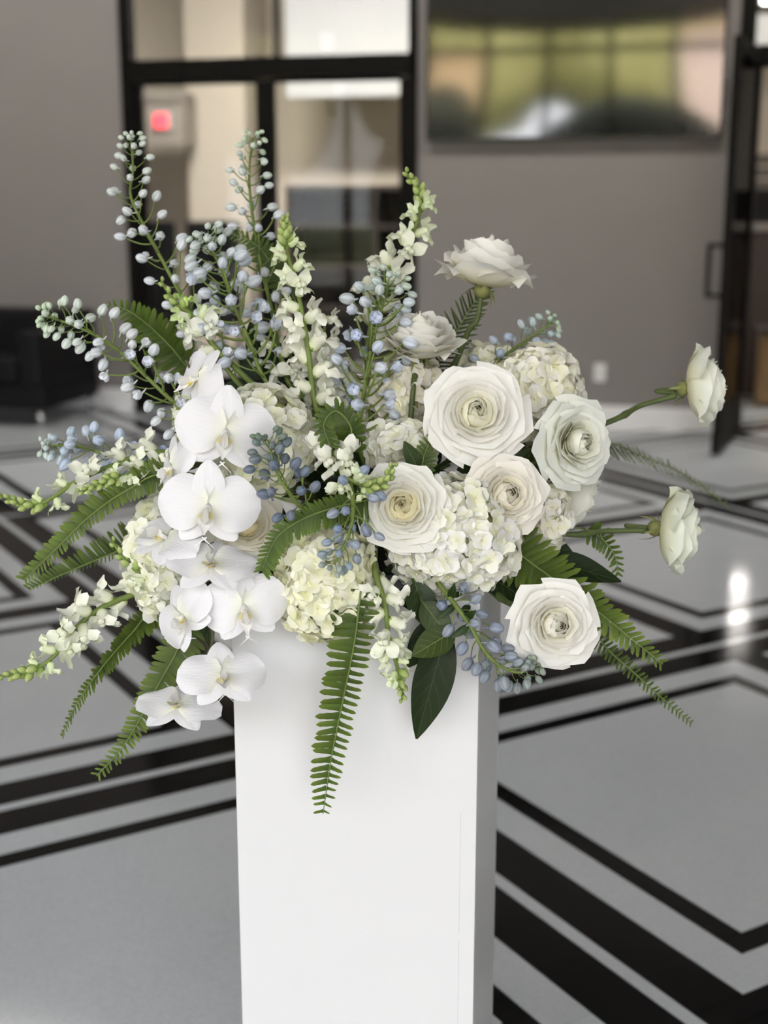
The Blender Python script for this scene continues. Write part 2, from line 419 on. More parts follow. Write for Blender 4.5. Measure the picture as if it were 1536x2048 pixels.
def tree(t, n, h, w, label, crown):
    o = thing('tree', label, 'tree', WP(t, n, -.1), 'trees outside mirrored in the screen')
    V, Fc = tube([WP(t, n, -.1), WP(t + .1, n, h * .35), WP(t, n, h * .6)], .14, .06)
    ob('trunk', mk('trunk', local(V, WORLD[o.name]), Fc), M_BARK, o, WORLD[o.name])
    for i in range(5):
        a = i * 2.4; r = w * .33 * (i > 0)
        lump('crown', i + int(10 * t), .35, crown, o, Matrix.Translation(Vector(WP(t + r * math.cos(a), n + r * math.sin(a), h * (.55 + .08 * (i % 3))))) @ Matrix.Diagonal((w * .38, w * .38, h * .27, 1)))
tree(-13, -36, 8.6, 4.6, 'broad olive tree farthest left beyond the lobby windows', M_CROWN)
tree(-6.2, -37, 9.2, 4.6, 'broad olive tree left of the others in the screen mirror image', M_CROWN)
tree(.4, -37, 8.8, 4.6, 'tall olive tree in the middle of the screen mirror image', M_CROWN)
tree(7.0, -36, 9.0, 4.6, 'broad olive tree at the right edge of the screen mirror image', M_CROWN)
for i, t_ in enumerate((-17, -10, -3, 4, 11)):
    tree(t_, -47, 12.5, 4.9, ['leftmost', 'second', 'middle', 'fourth', 'rightmost'][i] + ' tall tree of the back row beyond the lawn', M_CROWN)
o = thing('garden_wall', 'pinkish stucco wall mirrored at the right edge of the screen', 'wall', WP(3.4, -22, -.1)); wbox('wall_slab', 1.75, 5.4, -22.2, -21.8, -.1, 5.2, plain('pink_stucco', (.66, .50, .42), .8), o); wbox('coping', 1.7, 5.45, -22.26, -21.74, 5.2, 5.35, M_TANWALL, o)
o = thing('garden_wall', 'tan stucco garden wall mirrored at the left of the screen', 'wall', WP(-4.2, -22, -.1)); wbox('wall_slab', -5.0, -3.4, -22.2, -21.8, -.1, 4.6, M_TANWALL, o); wbox('coping', -5.06, -3.34, -22.26, -21.74, 4.6, 4.75, M_TANWALL, o)
for t_, n_, w_, h_, lb in [(.9, -15.2, 2.2, 3.1, 'dark rounded shrub low in the middle of the screen reflection'), (-3.0, -15.3, 1.0, 3.6, 'dark pointed shrub at the left of the screen reflection')]:
    o = thing('shrub', lb, 'shrub', WP(t_, n_, -.1)); lump('crown', 3, .3, M_DARKCROWN, o, Matrix.Translation(Vector(WP(t_, n_, h_ * .48))) @ Matrix.Diagonal((w_, .8, h_ * .52, 1)))

# ------------------------------------------------------------------ the setting: storefronts with glass doors
door1 = struct(wbox('door_1', D1L, D1R, -.02, .10, 2.36, 2.50, M_FRAME), 'dark framed glass double door with transom panes')
wbox('jamb', D1L, D1L + .075, -.02, .10, 0, TOP, M_FRAME, door1); wbox('jamb', D1R - .06, D1R, -.02, .10, 0, TOP, M_FRAME, door1)
wbox('top_rail', D1L, D1R, -.02, .10, TOP - .08, TOP, M_FRAME, door1)
wbox('transom_mullion', -.655, -.635, .0, .08, 2.50, TOP - .08, M_FRAME, door1)
for t0, t1 in ((D1L + .075, -.655), (-.635, D1R - .06)): wbox('transom_pane', t0, t1, .035, .045, 2.50, TOP - .08, M_GLASS, door1)
def leaf(parent, t0, t1, handle_t):
    lf = wbox('door_leaf', t0, t1, .01, .06, .02, .27, M_FRAME, parent)
    wbox('stile', t0, t0 + .065, .01, .06, .27, 2.35, M_FRAME, lf); wbox('stile', t1 - .065, t1, .01, .06, .27, 2.35, M_FRAME, lf)
    wbox('door_rail', t0 + .065, t1 - .065, .01, .06, 2.33, 2.355, M_FRAME, lf)
    wbox('door_pane', t0 + .065, t1 - .065, .03, .04, .27, 2.33, M_GLASS, lf)
    mb = MB(); mb.add(boxv(handle_t - .012, handle_t + .012, -.07, -.045, .95, 1.28), BOXF)
    for z in (.95, 1.255): mb.add(boxv(handle_t - .012, handle_t + .012, -.07, .01, z, z + .025), BOXF)
    ob('pull_handle', mb.mesh('pull_handle', False), M_FRAME, lf, WMAT)
leaf(door1, D1L + .078, -.73, -.78); leaf(door1, -.725, D1R - .063, -.68)

door2 = struct(wbox('door_2', D2L + .1, D2R, -.02, .10, 2.36, 2.49, M_FRAME), 'dark framed storefront with one glass door standing open')
wbox('jamb', D2L, D2L + .1, -.03, .12, 0, TOP, M_FRAME, door2); wbox('jamb', D2R - .08, D2R, -.02, .10, 0, TOP, M_FRAME, door2)
wbox('top_rail', D2L, D2R, -.02, .10, TOP - .08, TOP, M_FRAME, door2)
wbox('transom_mullion', 3.5, 3.55, .0, .08, 2.49, TOP - .08, M_FRAME, door2)
for t0, t1 in ((D2L + .1, 3.5), (3.55, D2R - .08)): wbox('transom_pane', t0, t1, .035, .045, 2.49, TOP - .08, M_GLASS, door2)
leaf(door2, 3.57, D2R - .085, 3.63)
# the open leaf: hinge at the jamb, free edge towards the room
hA = WP(2.60, -.03, 0); hB = WP(2.455, -1.0, 0); LX = nrm(hB - hA); LY = np.cross([0, 0, 1.0], LX); LW = float(np.linalg.norm(hB - hA))
LM = frame(LX, LY, np.array([0, 0, 1.0]), hA)
ol = ob('open_door_leaf', box_mesh('open_door_leaf', 0, LW, -.022, .022, .02, .27), M_FRAME, door2, LM)
for nm, b_, m_ in [('stile', (0, .07, -.022, .022, .27, 2.44), M_FRAME), ('stile', (LW - .075, LW, -.022, .022, .27, 2.44), M_FRAME), ('door_rail', (.07, LW - .075, -.022, .022, 2.36, 2.44), M_FRAME), ('door_pane', (.07, LW - .075, -.004, .004, .27, 2.36), M_GLASS)]:
    ob(nm, box_mesh(nm, *b_), m_, ol, LM)
sgn = 1 if (LY @ WT) < 0 else -1
mb = MB()
y0, y1 = sorted((sgn * .022, sgn * .115)); ya, yb = sorted((sgn * .09, sgn * .115))
mb.add(boxv(LW - .05, LW - .025, ya, yb, .96, 1.28), BOXF)
for z in (.96, 1.255): mb.add(boxv(LW - .05, LW - .025, y0, y1, z, z + .025), BOXF)
ob('pull_handle', mb.mesh('pull_handle', False), M_FRAME, ol, LM)

# ------------------------------------------------------------------ rooms beyond the glass
multi('wall_partition', [(1.9, 2.02, .16, 18, 0, CEIL)], M_BEIGE)
multi('wall_corridor', [(-3.1, -2.45, 4.4, BACK_N, 0, CEIL)], M_BEIGE)
multi('trim_1', [(-1.90, 1.8, 4.1, 4.25, 2.55, 3.85)], M_SOFFIT)
multi('bright_patch', [(2.35, 2.66, 3.0, 3.1, 2.43, 2.70), (2.60, 3.9, 3.0, 3.1, 2.80, 3.06)], M_SOFFIT)  # added white boards standing in for bright patches behind the open door
multi('wall_alcove', [(2.02, 3.6, 6.2, 6.3, 0, 2.65)], M_BEIGE)
multi('trim_2', [(-3.6, -2.96, 4.0, 4.3, 2.10, 2.55), (-3.6, -2.96, 4.0, 4.3, 2.5, 2.62)], plain('bulkhead_paint', (.36, .32, .28), .8))
ex = thing('exit_sign', 'red lit exit sign behind the left glass door', 'exit sign', WP(-3.2, 3.96, 2.27))
wbox('housing', -3.29, -3.11, 3.95, 3.995, 2.255, 2.425, M_PLATE, ex); wbox('lit_face', -3.275, -3.125, 3.94, 3.952, 2.27, 2.41, M_EXIT, ex)
def ceiling_lamp(name, t, n, z, sx, sy, label, power):
    o = thing(name, label, 'ceiling light', WP(t, n, z - .06), 'flat ceiling lights')
    wbox('housing', t - sx/2 - .02, t + sx/2 + .02, n - sy/2 - .02, n + sy/2 + .02, z - .05, z, M_PLATE, o)
    wbox('diffuser', t - sx/2, t + sx/2, n - sy/2, n + sy/2, z - .06, z - .051, plain('lit_diffuser_%g' % power, (.9, .9, .9), .5, emit=((1, .945, .89), power)), o)
ceiling_lamp('ceiling_light', -1.8, 1.2, CEIL, 1.2, .6, 'added ceiling light brightening the room behind the left glass doors', 95)  # unseen lamps added to light the rear wall and soffit evenly
ceiling_lamp('ceiling_light', -.2, 1.2, CEIL, 1.2, .6, 'added ceiling light brightening the white soffit behind the doors', 95)
ceiling_lamp('ceiling_light', 5.4, 3.6, CEIL, .6, .6, 'added ceiling light brightening the room behind the open door', 25)  # unseen lamps added to brighten the right-hand room and its white boards
ceiling_lamp('ceiling_light', 3.5, 1.2, CEIL, 1.2, .6, 'added ceiling light brightening the white boards behind the open door', 60)
# ceiling troffers deep in the room behind the open door, mirrored as white patches on the floor
for (t_, n_, sx, sy, lb) in [(2.97, 12.25, .30, .70, 'third strip light from the open door'), (2.945, 10.2, .30, .72, 'second strip light from the open door'), (2.92, 9.0, .30, .16, 'nearest short strip light in the deep room'), (3.36, 14.0, .5, .7, 'fourth strip light, over the far end'), (3.45, 16.0, .5, .7, 'farthest strip light in the deep room')]:
    ceiling_lamp('ceiling_light', t_, n_, CEIL, sx, sy, lb, 17)
for i, t_ in enumerate((-4.2, -2.1, 0.0, 2.1, 4.2)):  # unseen lobby lamps added to brighten the back wall
    ceiling_lamp('ceiling_light', t_, -1.8, CEIL, 1.2, .3, ['leftmost', 'second from left', 'middle', 'second from right', 'rightmost'][i] + ' of the added lobby lights brightening the back wall', 38)
# dark shelving and chairs in the room beyond
o = thing('shelving_unit', 'dark open shelving behind the right-hand glass door leaf', 'shelving', WP(-1.0, 3.5, 0))
for z in (.05, .5, .9, 1.28, 1.64): wbox('shelf', -1.62, .1, 3.3, 3.75, z, z + .04, M_DARKWOOD, o)
for t_ in (-1.66, -.8, .1): wbox('side_panel', t_, t_ + .04, 3.3, 3.75, 0, 1.68, M_DARKWOOD, o)
wbox('back_panel', -1.62, .1, 3.75, 3.77, .05, 1.66, M_DARKWOOD, o)
def side_chair(t, n, label):
    o = thing('lobby_chair', label, 'chair', WP(t, n, 0), 'dark chairs behind the glass doors')
    wbox('seat', t - .27, t + .27, n - .26, n + .28, .40, .50, M_LEATHER, o, .03); wbox('backrest', t - .27, t + .27, n + .22, n + .30, .50, 1.35, M_LEATHER, o, .03)
    for a in (-.24, .24):
        for b in (-.22, .24): wbox('leg', t + a - .02, t + a + .02, n + b - .02, n + b + .02, 0, .40, M_DARKWOOD, o)
side_chair(-2.9, 2.6, 'leftmost dark high-backed chair behind the glass door'); side_chair(-2.28, 2.7, 'dark high-backed chair beside the door centre stile'); 
# cabinet and shelf behind the open door
o = thing('wooden_cabinet', 'tan wooden cabinet in the room behind the open glass door', 'cabinet', WP(3.3, 1.6, 0))
wbox('body', 2.75, 4.3, 1.2, 1.8, .02, .55, M_OAK, o)
for t0, t1 in ((2.77, 3.51), (3.53, 4.28)):
    d_ = wbox('cabinet_door', t0, t1, 1.18, 1.2, .05, .50, M_OAK, o); wbox('knob', t1 - .06, t1 - .03, 1.16, 1.18, .3, .33, M_CHROME, d_)
wbox('cabinet_top', 2.73, 4.32, 1.17, 1.82, .55, .59, M_DARKWOOD, o)
o = thing('black_cabinet', 'tall black cabinet standing behind the tan wooden cabinet', 'cabinet', WP(3.3, 2.2, 0))
wbox('body', 2.6, 4.4, 2.0, 2.5, .0, 1.30, M_DARKWOOD, o); wbox('top', 2.58, 4.42, 1.98, 2.52, 1.30, 1.36, plain('grey_laminate', (.2, .19, .18), .5), o)
wbox('hutch', 2.6, 4.4, 2.2, 2.5, 1.36, 1.62, M_LEATHER, o)

o = thing('slatted_screen', 'grey slatted screen far behind the black cabinet', 'screen', WP(3.4, 5.4, 0))
for k in range(5): wbox('slat', 2.05, 3.4, 5.4, 5.45, 1.38 + k * .13, 1.49 + k * .13, plain('grey_slat', (.13, .115, .10), .6), o)
for t_ in (2.05, 3.36): wbox('post', t_, t_ + .05, 5.45, 5.5, 0, 2.05, M_FRAME, o)
# ------------------------------------------------------------------ screen, outlet, armchair
tv = thing('wall_screen', 'large glossy black wall screen mirroring the windows opposite', 'television', WP(1.42, -.06, 1.92))
TV0, TV1, TVZ0, TVZ1 = .44, 2.39, 1.92, 3.02
wbox('housing', TV0, TV1, -.06, -.012, TVZ0, TVZ1, M_BEZEL, tv, .006)
mb = MB(); NX, NY = 24, 16; V = []
for j in range(NY + 1):
    for i in range(NX + 1):
        a, b = i / NX * 2 - 1, j / NY * 2 - 1
        V.append((TV0 + .015 + (TV1 - TV0 - .03) * i / NX, -.0615 - .006 * (1 - a * a) * (1 - b * b), TVZ0 + .022 + (TVZ1 - TVZ0 - .037) * j / NY))
mb.add(V, grid_faces(NX, NY)); ob('screen', mb.mesh('screen'), M_SCREEN, tv, WMAT)
wbox('bottom_bezel', TV0, TV1, -.066, -.06, TVZ0, TVZ0 + .02, M_BEZEL, tv)
o = thing('wall_outlet', 'white wall outlet plate above the baseboard', 'outlet', WP(1.665, -.004, .32))
wbox('plate', 1.625, 1.705, -.008, -.0005, .315, .44, M_PLATE, o, .003)
for z in (.345, .40):
    r_ = wbox('receptacle', 1.648, 1.682, -.011, -.008, z - .014, z + .016, M_PLATE, o)
    for a in (1.657, 1.670): wbox('slot', a, a + .003, -.0115, -.011, z - .006, z + .006, M_SLOT, r_)

ac = thing('armchair', 'black leather armchair with chrome legs at the left wall', 'armchair', WP(-2.55, -.55, 0))
A0, A1, B0, B1 = -3.05, -2.03, -1.02, -.12
wbox('base', A0, A1, B0 + .05, B1, .12, .30, M_LEATHER, ac, .02)
wbox('seat_cushion', A0 + .17, A1 - .17, B0, B1 - .22, .30, .46, M_LEATHER, ac, .04)
wbox('armrest', A0, A0 + .17, B0, B1, .28, .66, M_LEATHER, ac, .035); wbox('armrest', A1 - .17, A1, B0, B1, .28, .66, M_LEATHER, ac, .035)
wbox('backrest', A0, A1, B1 - .22, B1, .28, .76, M_LEATHER, ac, .04)
for a in (A0 + .05, A1 - .05):
    for b in (B0 + .08, B1 - .05):
        V, Fc, _ = lathe([(.022, 0), (.022, .12)], 10); ob('leg', mk('leg', V, Fc), M_CHROME, ac, WMAT @ Matrix.Translation((a, b, 0)))

# ------------------------------------------------------------------ pedestal
PW = .335; pa = math.radians(9.87); PR = np.array([.1246, 1.646, 0])
PXD = np.array([math.cos(pa), -math.sin(pa), 0]); PYD = np.array([math.sin(pa), math.cos(pa), 0]); PZ = 1.0
PC = PR - PXD * PW / 2 + PYD * PW / 2
PM = frame(PXD, PYD, np.array([0, 0, 1.0]), PC)
ped = thing('pedestal', 'tall square glossy white pedestal carrying the flowers', 'pedestal', PC)
h_ = PW / 2; th = .012
for nm, b_ in [('front_panel', (-h_, h_, -h_, -h_ + th, 0, PZ - .012)), ('rear_panel', (-h_, h_, h_ - th, h_, 0, PZ - .012)), ('side_panel', (-h_, -h_ + th, -h_ + th, h_ - th, 0, PZ - .012)), ('side_panel', (h_ - th, h_, -h_ + th, h_ - th, 0, PZ - .012)), ('top_panel', (-h_, h_, -h_, h_, PZ - .012, PZ))]:
    ob(nm, box_mesh(nm, *b_, bevel=.0012), M_PED, ped, PM)
for a_, z_, l_ in [(.146, .35, .16), (.146, .60, .10)]:   # hairline seam near the right edge of the front
    ob('seam', mk('seam', boxv(a_ - .0003, a_ + .0003, -h_ - .0002, -h_ + .001, z_ - .08, z_ + l_), BOXF, smooth=False), plain('seam_grey', (.55, .55, .55), .6), ped, PM)
FC = PC + np.array([0, 0, PZ + .075])       # where all stems meet
bw = thing('flower_bowl', 'low dark bowl with wet foam under the flowers', 'bowl', PC + np.array([0, 0, PZ]))
V, Fc, _ = lathe([(.07, 0), (.085, .004), (.115, .05), (.12, .06), (.112, .06), (.10, .045)], 28); ob('bowl', mk('bowl', V, Fc), M_BOWL, bw, Matrix.Translation(Vector(PC + np.array([0, 0, PZ]))))
V, Fc, _ = lathe([(.09, .03), (.105, .05), (.104, .085), (.085, .115), (.04, .128), (.005, .13)], 24, .03, 4); ob('foam', mk('foam', V, Fc), M_FOAM, bw, Matrix.Translation(Vector(PC + np.array([0, 0, PZ]))))
def to_foam(P, k=1.0):
    """finish a stem: bend into the foam"""
    P = [np.asarray(p, float) for p in P]; e = P[-1]; c = FC + (e - FC) * .18
    return P + [c + (e - c) * .45 + np.array([0, 0, .006]), c]

# ------------------------------------------------------------------ roses
def rose_layers(R, zs, seed, op=1.0):
    """op 1 = wide open, 0 = cupped"""
    r_ = random.Random(seed); out = []
    spec = [  # petals, rim radius, rim height, half angle, reflex, tint
        (2, .05, .655, 150, .0, .70), (3, .105, .65, 115, .01, .70), (3, .165, .635, 100, .02, .72), (3, .225, .615, 88, .03, .76), (4, .285, .585, 70, .04, .80),
        (4, .37, .585, 64, .06, .84), (5, .465, .565, 58, .075, .90), (5, .565, .52, 54, .09, .96), (5, .68, .45, 52, .11, 1.0), (5, .80, .36, 50, .14, 1.0), (6, .92, .235, 45, .18, 1.0)]
    base = r_.uniform(0, 6.28); NL = len(spec)
    for li, (n, pr, pz, ha, rf, tn) in enumerate(spec):
        base += .75 + r_.uniform(-.2, .2)
        pz = pz + (1 - op) * (.60 - pz) * .75; pr = pr * (1 - .14 * (1 - op) * li / 10); rf = rf * (.55 + .45 * op)
        for k in range(n):
            ph = base + 2 * math.pi * k / n + r_.uniform(-.18, .18)
            rr = pr * r_.uniform(.94, 1.06); zz = pz * zs * r_.uniform(.93, 1.07) + .02 * r_.uniform(-1, 1); hA = math.radians(ha) * r_.uniform(.92, 1.12)
            endr = rr * (.12 + .11 * li) if li < 5 else rr
            if li < 5: b1 = (rr * 1.85 + .02, zz * .45)
            else: b1 = (rr * (.82 + .35 * (1 - op)) + .05, zz * (.22 - .10 * (1 - op)) - .05 * zs * (li == NL - 1))
            nx, ny = (9, 8) if li > 1 else (12, 6)
            V = []; Tn = []; w1, w2 = r_.uniform(0, 6), r_.uniform(0, 6); skew = r_.uniform(-.2, .2)
            pt = r_.uniform(.5, 1.25); tilt = r_.uniform(-.05, .05)
            for j in range(ny + 1):
                for i in range(nx + 1):
                    s = 2 * i / nx - 1; t0 = j / ny
                    t = t0 * (1 - .14 * abs(s - skew) ** 2.2)
                    q = 1 - t
                    r0 = 2 * q * t * b1[0] + t * t * endr + q * q * .05
                    z0 = 2 * q * t * b1[1] + t * t * zz
                    wid = math.sin(min(1, .18 + .95 * t) * math.pi / 2) ** .8
                    a = ph + s * hA * wid
                    r0 *= 1 + (.10 if li > 2 else .22) * s * (.4 + .6 * t)
                    e = max(0, t0 - .55) / .45
                    r0 += rf * e ** 1.8 * (.85 + .55 * abs(s) ** 1.6)
                    z0 -= rf * zs * e ** 2.2 * (.45 + .75 * abs(s) ** 1.6)
                    r0 += (.55 + .4 * (li > 7)) * pt * rf * math.exp(-((s - skew) / .25) ** 2) * e ** 1.5
                    z0 += (.016 * math.sin(5 * s + w1) + .012 * math.sin(9 * s + w2)) * zs * e + tilt * s * t
                    r0 += .012 * math.sin(7 * s + w2) * t
                    V.append((r0 * math.cos(a) * R, r0 * math.sin(a) * R, z0 * R))
                    Tn.append(min(1, max(0, tn * (.10 + 1.02 * t))))
            out.append((V, grid_faces(nx, ny), Tn))
    return out
R_PET = .22
def rose(u, v, dia, d, axis, zs, label, stem_px=(), seed=0, tint=(1, 1, 1), pivot=.46, op=1.0, heart=(1, 1, 1)):
    R = dia / 2 * d / F * .95; ax = CD(*axis); c = PX(u, v, d); o0 = c - ax * pivot * zs * R
    g = thing('rose', label, 'rose', o0, 'white roses')
    r_ = random.Random(seed + 50); M = zframe(ax, o0, roll=r_.uniform(0, 6.28))
    for q, (V, Fc, Tn) in enumerate(rose_layers(R, zs, seed, op)):
        j = r_.uniform(.97, 1.0); h = heart if q < 15 else (1, 1, 1)
        ob('petal', mk('petal', V, Fc, Tn), M_ROSE, g, M, (tint[0] * j * h[0], tint[1] * j * h[1], tint[2] * j * h[2]))
    # receptacle and sepals
    V, Fc, Tn = lathe([(.10 * R, -.26 * R), (.16 * R, -.2 * R), (.20 * R, -.1 * R), (.17 * R, .02 * R), (.1 * R, .05 * R)], 10)
    ob('receptacle', mk('receptacle', V, Fc, Tn), M_SEPAL, g, M)
    V, Fc, Tn = blade(.42 * R, .13 * R, lambda t: (1 - t) ** .7 * min(1, .5 + 3 * t), 2, 5, bend=-.35, fold=.2)
    sm = mk('sepal', V, Fc, Tn)
    for k in range(5):
        a = k * 1.2566 + .4
        ob('sepal', sm, M_SEPAL, g, M @ Matrix.Translation((0, 0, -.05 * R)) @ Matrix.Rotation(a, 4, 'Z') @ Matrix.Translation((0, .16 * R, 0)) @ Matrix.Rotation(math.radians(r_.choice([-25, 10, -55])), 4, 'X'))
    P = [o0 - ax * .2 * R, o0 - ax * .75 * R] + [PX(*p) for p in stem_px]
    stem(g, to_foam(P), .0034, .0042, M_RSTEM, nodes=(.35, .6))
    return g

rose(978, 500, 190, 1.86, (.16, .97, .12), 1.75, 'open white rose standing highest, above the grey wall on its own stem', [(938, 660, 1.88), (906, 735, 1.9)], 1, op=.65)
rose(838, 650, 176, 1.80, (.06, .84, .48), 1.55, 'white rose on an upright stem beside the tall blue-budded spike', [(828, 760, 1.81), (815, 880, 1.82)], 2, op=.55)
rose(955, 822, 200, 1.72, (-.02, .12, 1), 1.05, 'largest fully open white rose facing the viewer, right of centre', [], 3, heart=(1, 1, .92))
rose(1166, 884, 172, 1.75, (.50, -.03, .86), 1.1, 'open white rose turned right, below the grey wall outlet', [], 4, (.97, 1, .98))
rose(1018, 988, 164, 1.70, (.18, .10, .97), 1.1, 'creamy white rose tucked under the largest rose', [], 5, (1, .975, .94))
rose(805, 1012, 176, 1.655, (-.08, .12, .99), 1.05, 'white rose with a yellow heart in the middle of the bouquet', [], 6, (1, 1, .98), heart=(1, .95, .74))
rose(1117, 1250, 176, 1.66, (.12, .02, .99), 1.1, 'white rose hanging low at the right beside the pedestal', [(1040, 1215, 1.70), (1000, 1195, 1.74)], 7)
rose(1430, 772, 166, 1.88, (.95, .07, .16), 1.55, 'white rose farthest right, side on, on a long bare stem', [(1350, 790, 1.88), (1280, 812, 1.88), (1215, 845, 1.86)], 8, (.97, 1, .95), op=.3)
rose(1380, 1062, 184, 1.84, (.95, -.08, .16), 1.5, 'white rose side on at the right above the pale floor field', [(1290, 1060, 1.84), (1210, 1062, 1.84), (1130, 1068, 1.82)], 9, (.95, 1, .92), op=.25)
rose(1168, 1000, 165, 1.88, (.80, -.42, .10), 1.6, 'shaded white rose half hidden behind the rose turned right', [(1100, 985, 1.88)], 10, (.95, .97, .92), op=.0)
rose(492, 1045, 150, 1.70, (.10, .35, .92), 1.0, 'cream rose half hidden behind the orchid blooms', [], 11, (1, .975, .90), heart=(1, .94, .76))

# ------------------------------------------------------------------ hydrangeas
def floret_mesh(k):
    r_ = random.Random(900 + k); mb = MB()
    for p in range(4):
        L, W = .52 * r_.uniform(.92, 1.08), .60 * r_.uniform(.92, 1.08)
        V, Fc, Tn = blade(L, W, lambda t: max(.10, math.sin(math.pi * min(1, .12 + .80 * t ** .85)) ** .62), 4, 4, bend=r_.uniform(-.12, .22), cup=r_.uniform(.02, .12), wave=.03, ph=r_.uniform(0, 6), tip=-.12)
        mb.addM(Matrix.Rotation(p * math.pi / 2 + r_.uniform(-.12, .12), 4, 'Z') @ Matrix.Translation((0, .03, .01 * (p % 2))) @ Matrix.Rotation(r_.uniform(.05, .5), 4, 'X'), V, Fc, [min(1, .15 + 1.1 * t) for t in Tn])
    V, Fc, Tn = lathe([(.02, .0), (.06, .03), (.055, .07), (.01, .095)], 6); mb.add(V, Fc, [.1] * len(V))
    return mb.mesh('floret')
FLO = [floret_mesh(k) for k in range(8)]
for m_ in FLO: m_.materials.append(M_HYD)
def hydrangea(u, v, rx, ry, d, label, tint, n, size=44, seed=0, back=-.35, axis=(0, 0, 1)):
    k = d / F; c = PX(u, v, d); g = thing('hydrangea', label, 'hydrangea', c, 'hydrangea heads')
    r_ = random.Random(seed); RX, RY, RZ = rx * k, ry * k, min(rx, ry) * k * .95
    M = frame(CR, CU, CV, c)
    V, Fc, Tn = lathe([(math.sin(a) * .80, -math.cos(a) * .80) for a in np.linspace(.05, 3.09, 9)], 14)
    ob('head_core', mk('head_core', [(x * RX, y * RY, z * RZ) for x, y, z in V], Fc, [0] * len(V)), M_HYD, g, M, (tint[0] * .8, tint[1] * .85, tint[2] * .6))
    i = 0; made = 0; tot = int(n / ((1 - back) / 2))
    axd = nrm(axis)
    while i < tot:
        zc = 1 - 2 * (i + .5) / tot; a = i * 2.39996; i += 1
        q = np.array([math.sqrt(1 - zc * zc) * math.cos(a), math.sqrt(1 - zc * zc) * math.sin(a), zc])
        if q @ axd < back: continue
        q = nrm(q + np.array([r_.gauss(0, .05) for _ in range(3)]))
        pos = c + (CR * q[0] * RX + CU * q[1] * RY + CV * q[2] * RZ) * r_.uniform(.86, .98)
        nn = nrm(CR * q[0] / RX + CU * q[1] / RY + CV * q[2] / RZ) + np.array([r_.gauss(0, .28) for _ in range(3)])
        s = size * k * r_.uniform(.82, 1.18); j = r_.uniform(.93, 1.0); y = r_.uniform(.9, 1.05)
        ob('floret', FLO[r_.randrange(8)], None, g, zframe(nn, pos, roll=r_.uniform(0, 6.28), s=s), (tint[0] * j, tint[1] * j, min(1, tint[2] * j * y)))
        made += 1
    stem(g, [c - CV * RZ * .5, c * .5 + FC * .5, FC + (c - FC) * .15], .004, .004, M_DSTEM)
hydrangea(520, 880, 116, 108, 1.765, 'cream hydrangea head behind the large upper orchid bloom', (1, 1, .92), 150, 44, 1)
hydrangea(812, 785, 74, 76, 1.86, 'pinkish cream hydrangea head behind the upright rose stem', (1, .97, .92), 90, 36, 2)
hydrangea(1080, 795, 84, 104, 1.85, 'white hydrangea head at the upper right behind the largest rose', (1, .99, .95), 130, 46, 3)
hydrangea(975, 755, 62, 62, 1.92, 'small hydrangea head peeping over the top of the largest rose', (.98, .97, .92), 60, 40, 4)
hydrangea(905, 1072, 138, 122, 1.735, 'big pure white hydrangea head at the front right', (1, 1, 1), 190, 44, 5)
hydrangea(652, 1165, 110, 116, 1.70, 'yellowish cream hydrangea head at the front over the pedestal edge', (1, 1, .86), 160, 44, 6)
hydrangea(328, 1110, 74, 118, 1.765, 'greenish white hydrangea head at the left behind the orchids', (.99, 1, .94), 110, 46, 7)
hydrangea(1090, 1035, 46, 66, 1.80, 'small shaded hydrangea head right of the creamy rose', (.96, .95, .92), 60, 36, 8)
hydrangea(800, 895, 66, 52, 1.80, 'small white hydrangea head between the two upper right roses', (.98, .98, .96), 70, 42, 9)
hydrangea(392, 850, 42, 80, 1.83, 'pale green hydrangea head at far left behind the top orchid', (.97, 1, .90), 60, 40, 10)
hydrangea(690, 800, 66, 74, 1.90, 'white hydrangea head deep behind the blue-budded spike', (.97, .97, .93), 70, 40, 11)

# ------------------------------------------------------------------ orchids
def blade_round(L, W, a, b, nx=8, ny=9, **kw):
    return blade(L, W, lambda t: max(.06, math.sin(math.pi * min(.985, .03 + .955 * t ** a)) ** b), nx, ny, **kw)
def orchid_meshes(k):
    r_ = random.Random(70 + k)
    pet = blade_round(.50, .60, .95, .56, bend=-.22 + r_.uniform(-.08, .06), cup=-.10, fold=.07, wave=.07, wn=2.2, ph=r_.uniform(0, 6))
    dor = blade_round(.46, .34, .80, .60, bend=r_.uniform(-.28, -.05), cup=-.12, fold=.10, wave=.02)
    lat = blade_round(.44, .30, .85, .62, bend=-.18, cup=-.10, fold=.09, wave=.02, sweep=.05)
    tn = lambda T_: [min(1, .2 + 2.2 * t) for t in T_]
    return [mk(n_, x[0], x[1], tn(x[2])) for n_, x in (('petal', pet), ('dorsal_sepal', dor), ('lateral_sepal', lat))]
OM = [orchid_meshes(k) for k in range(4)]
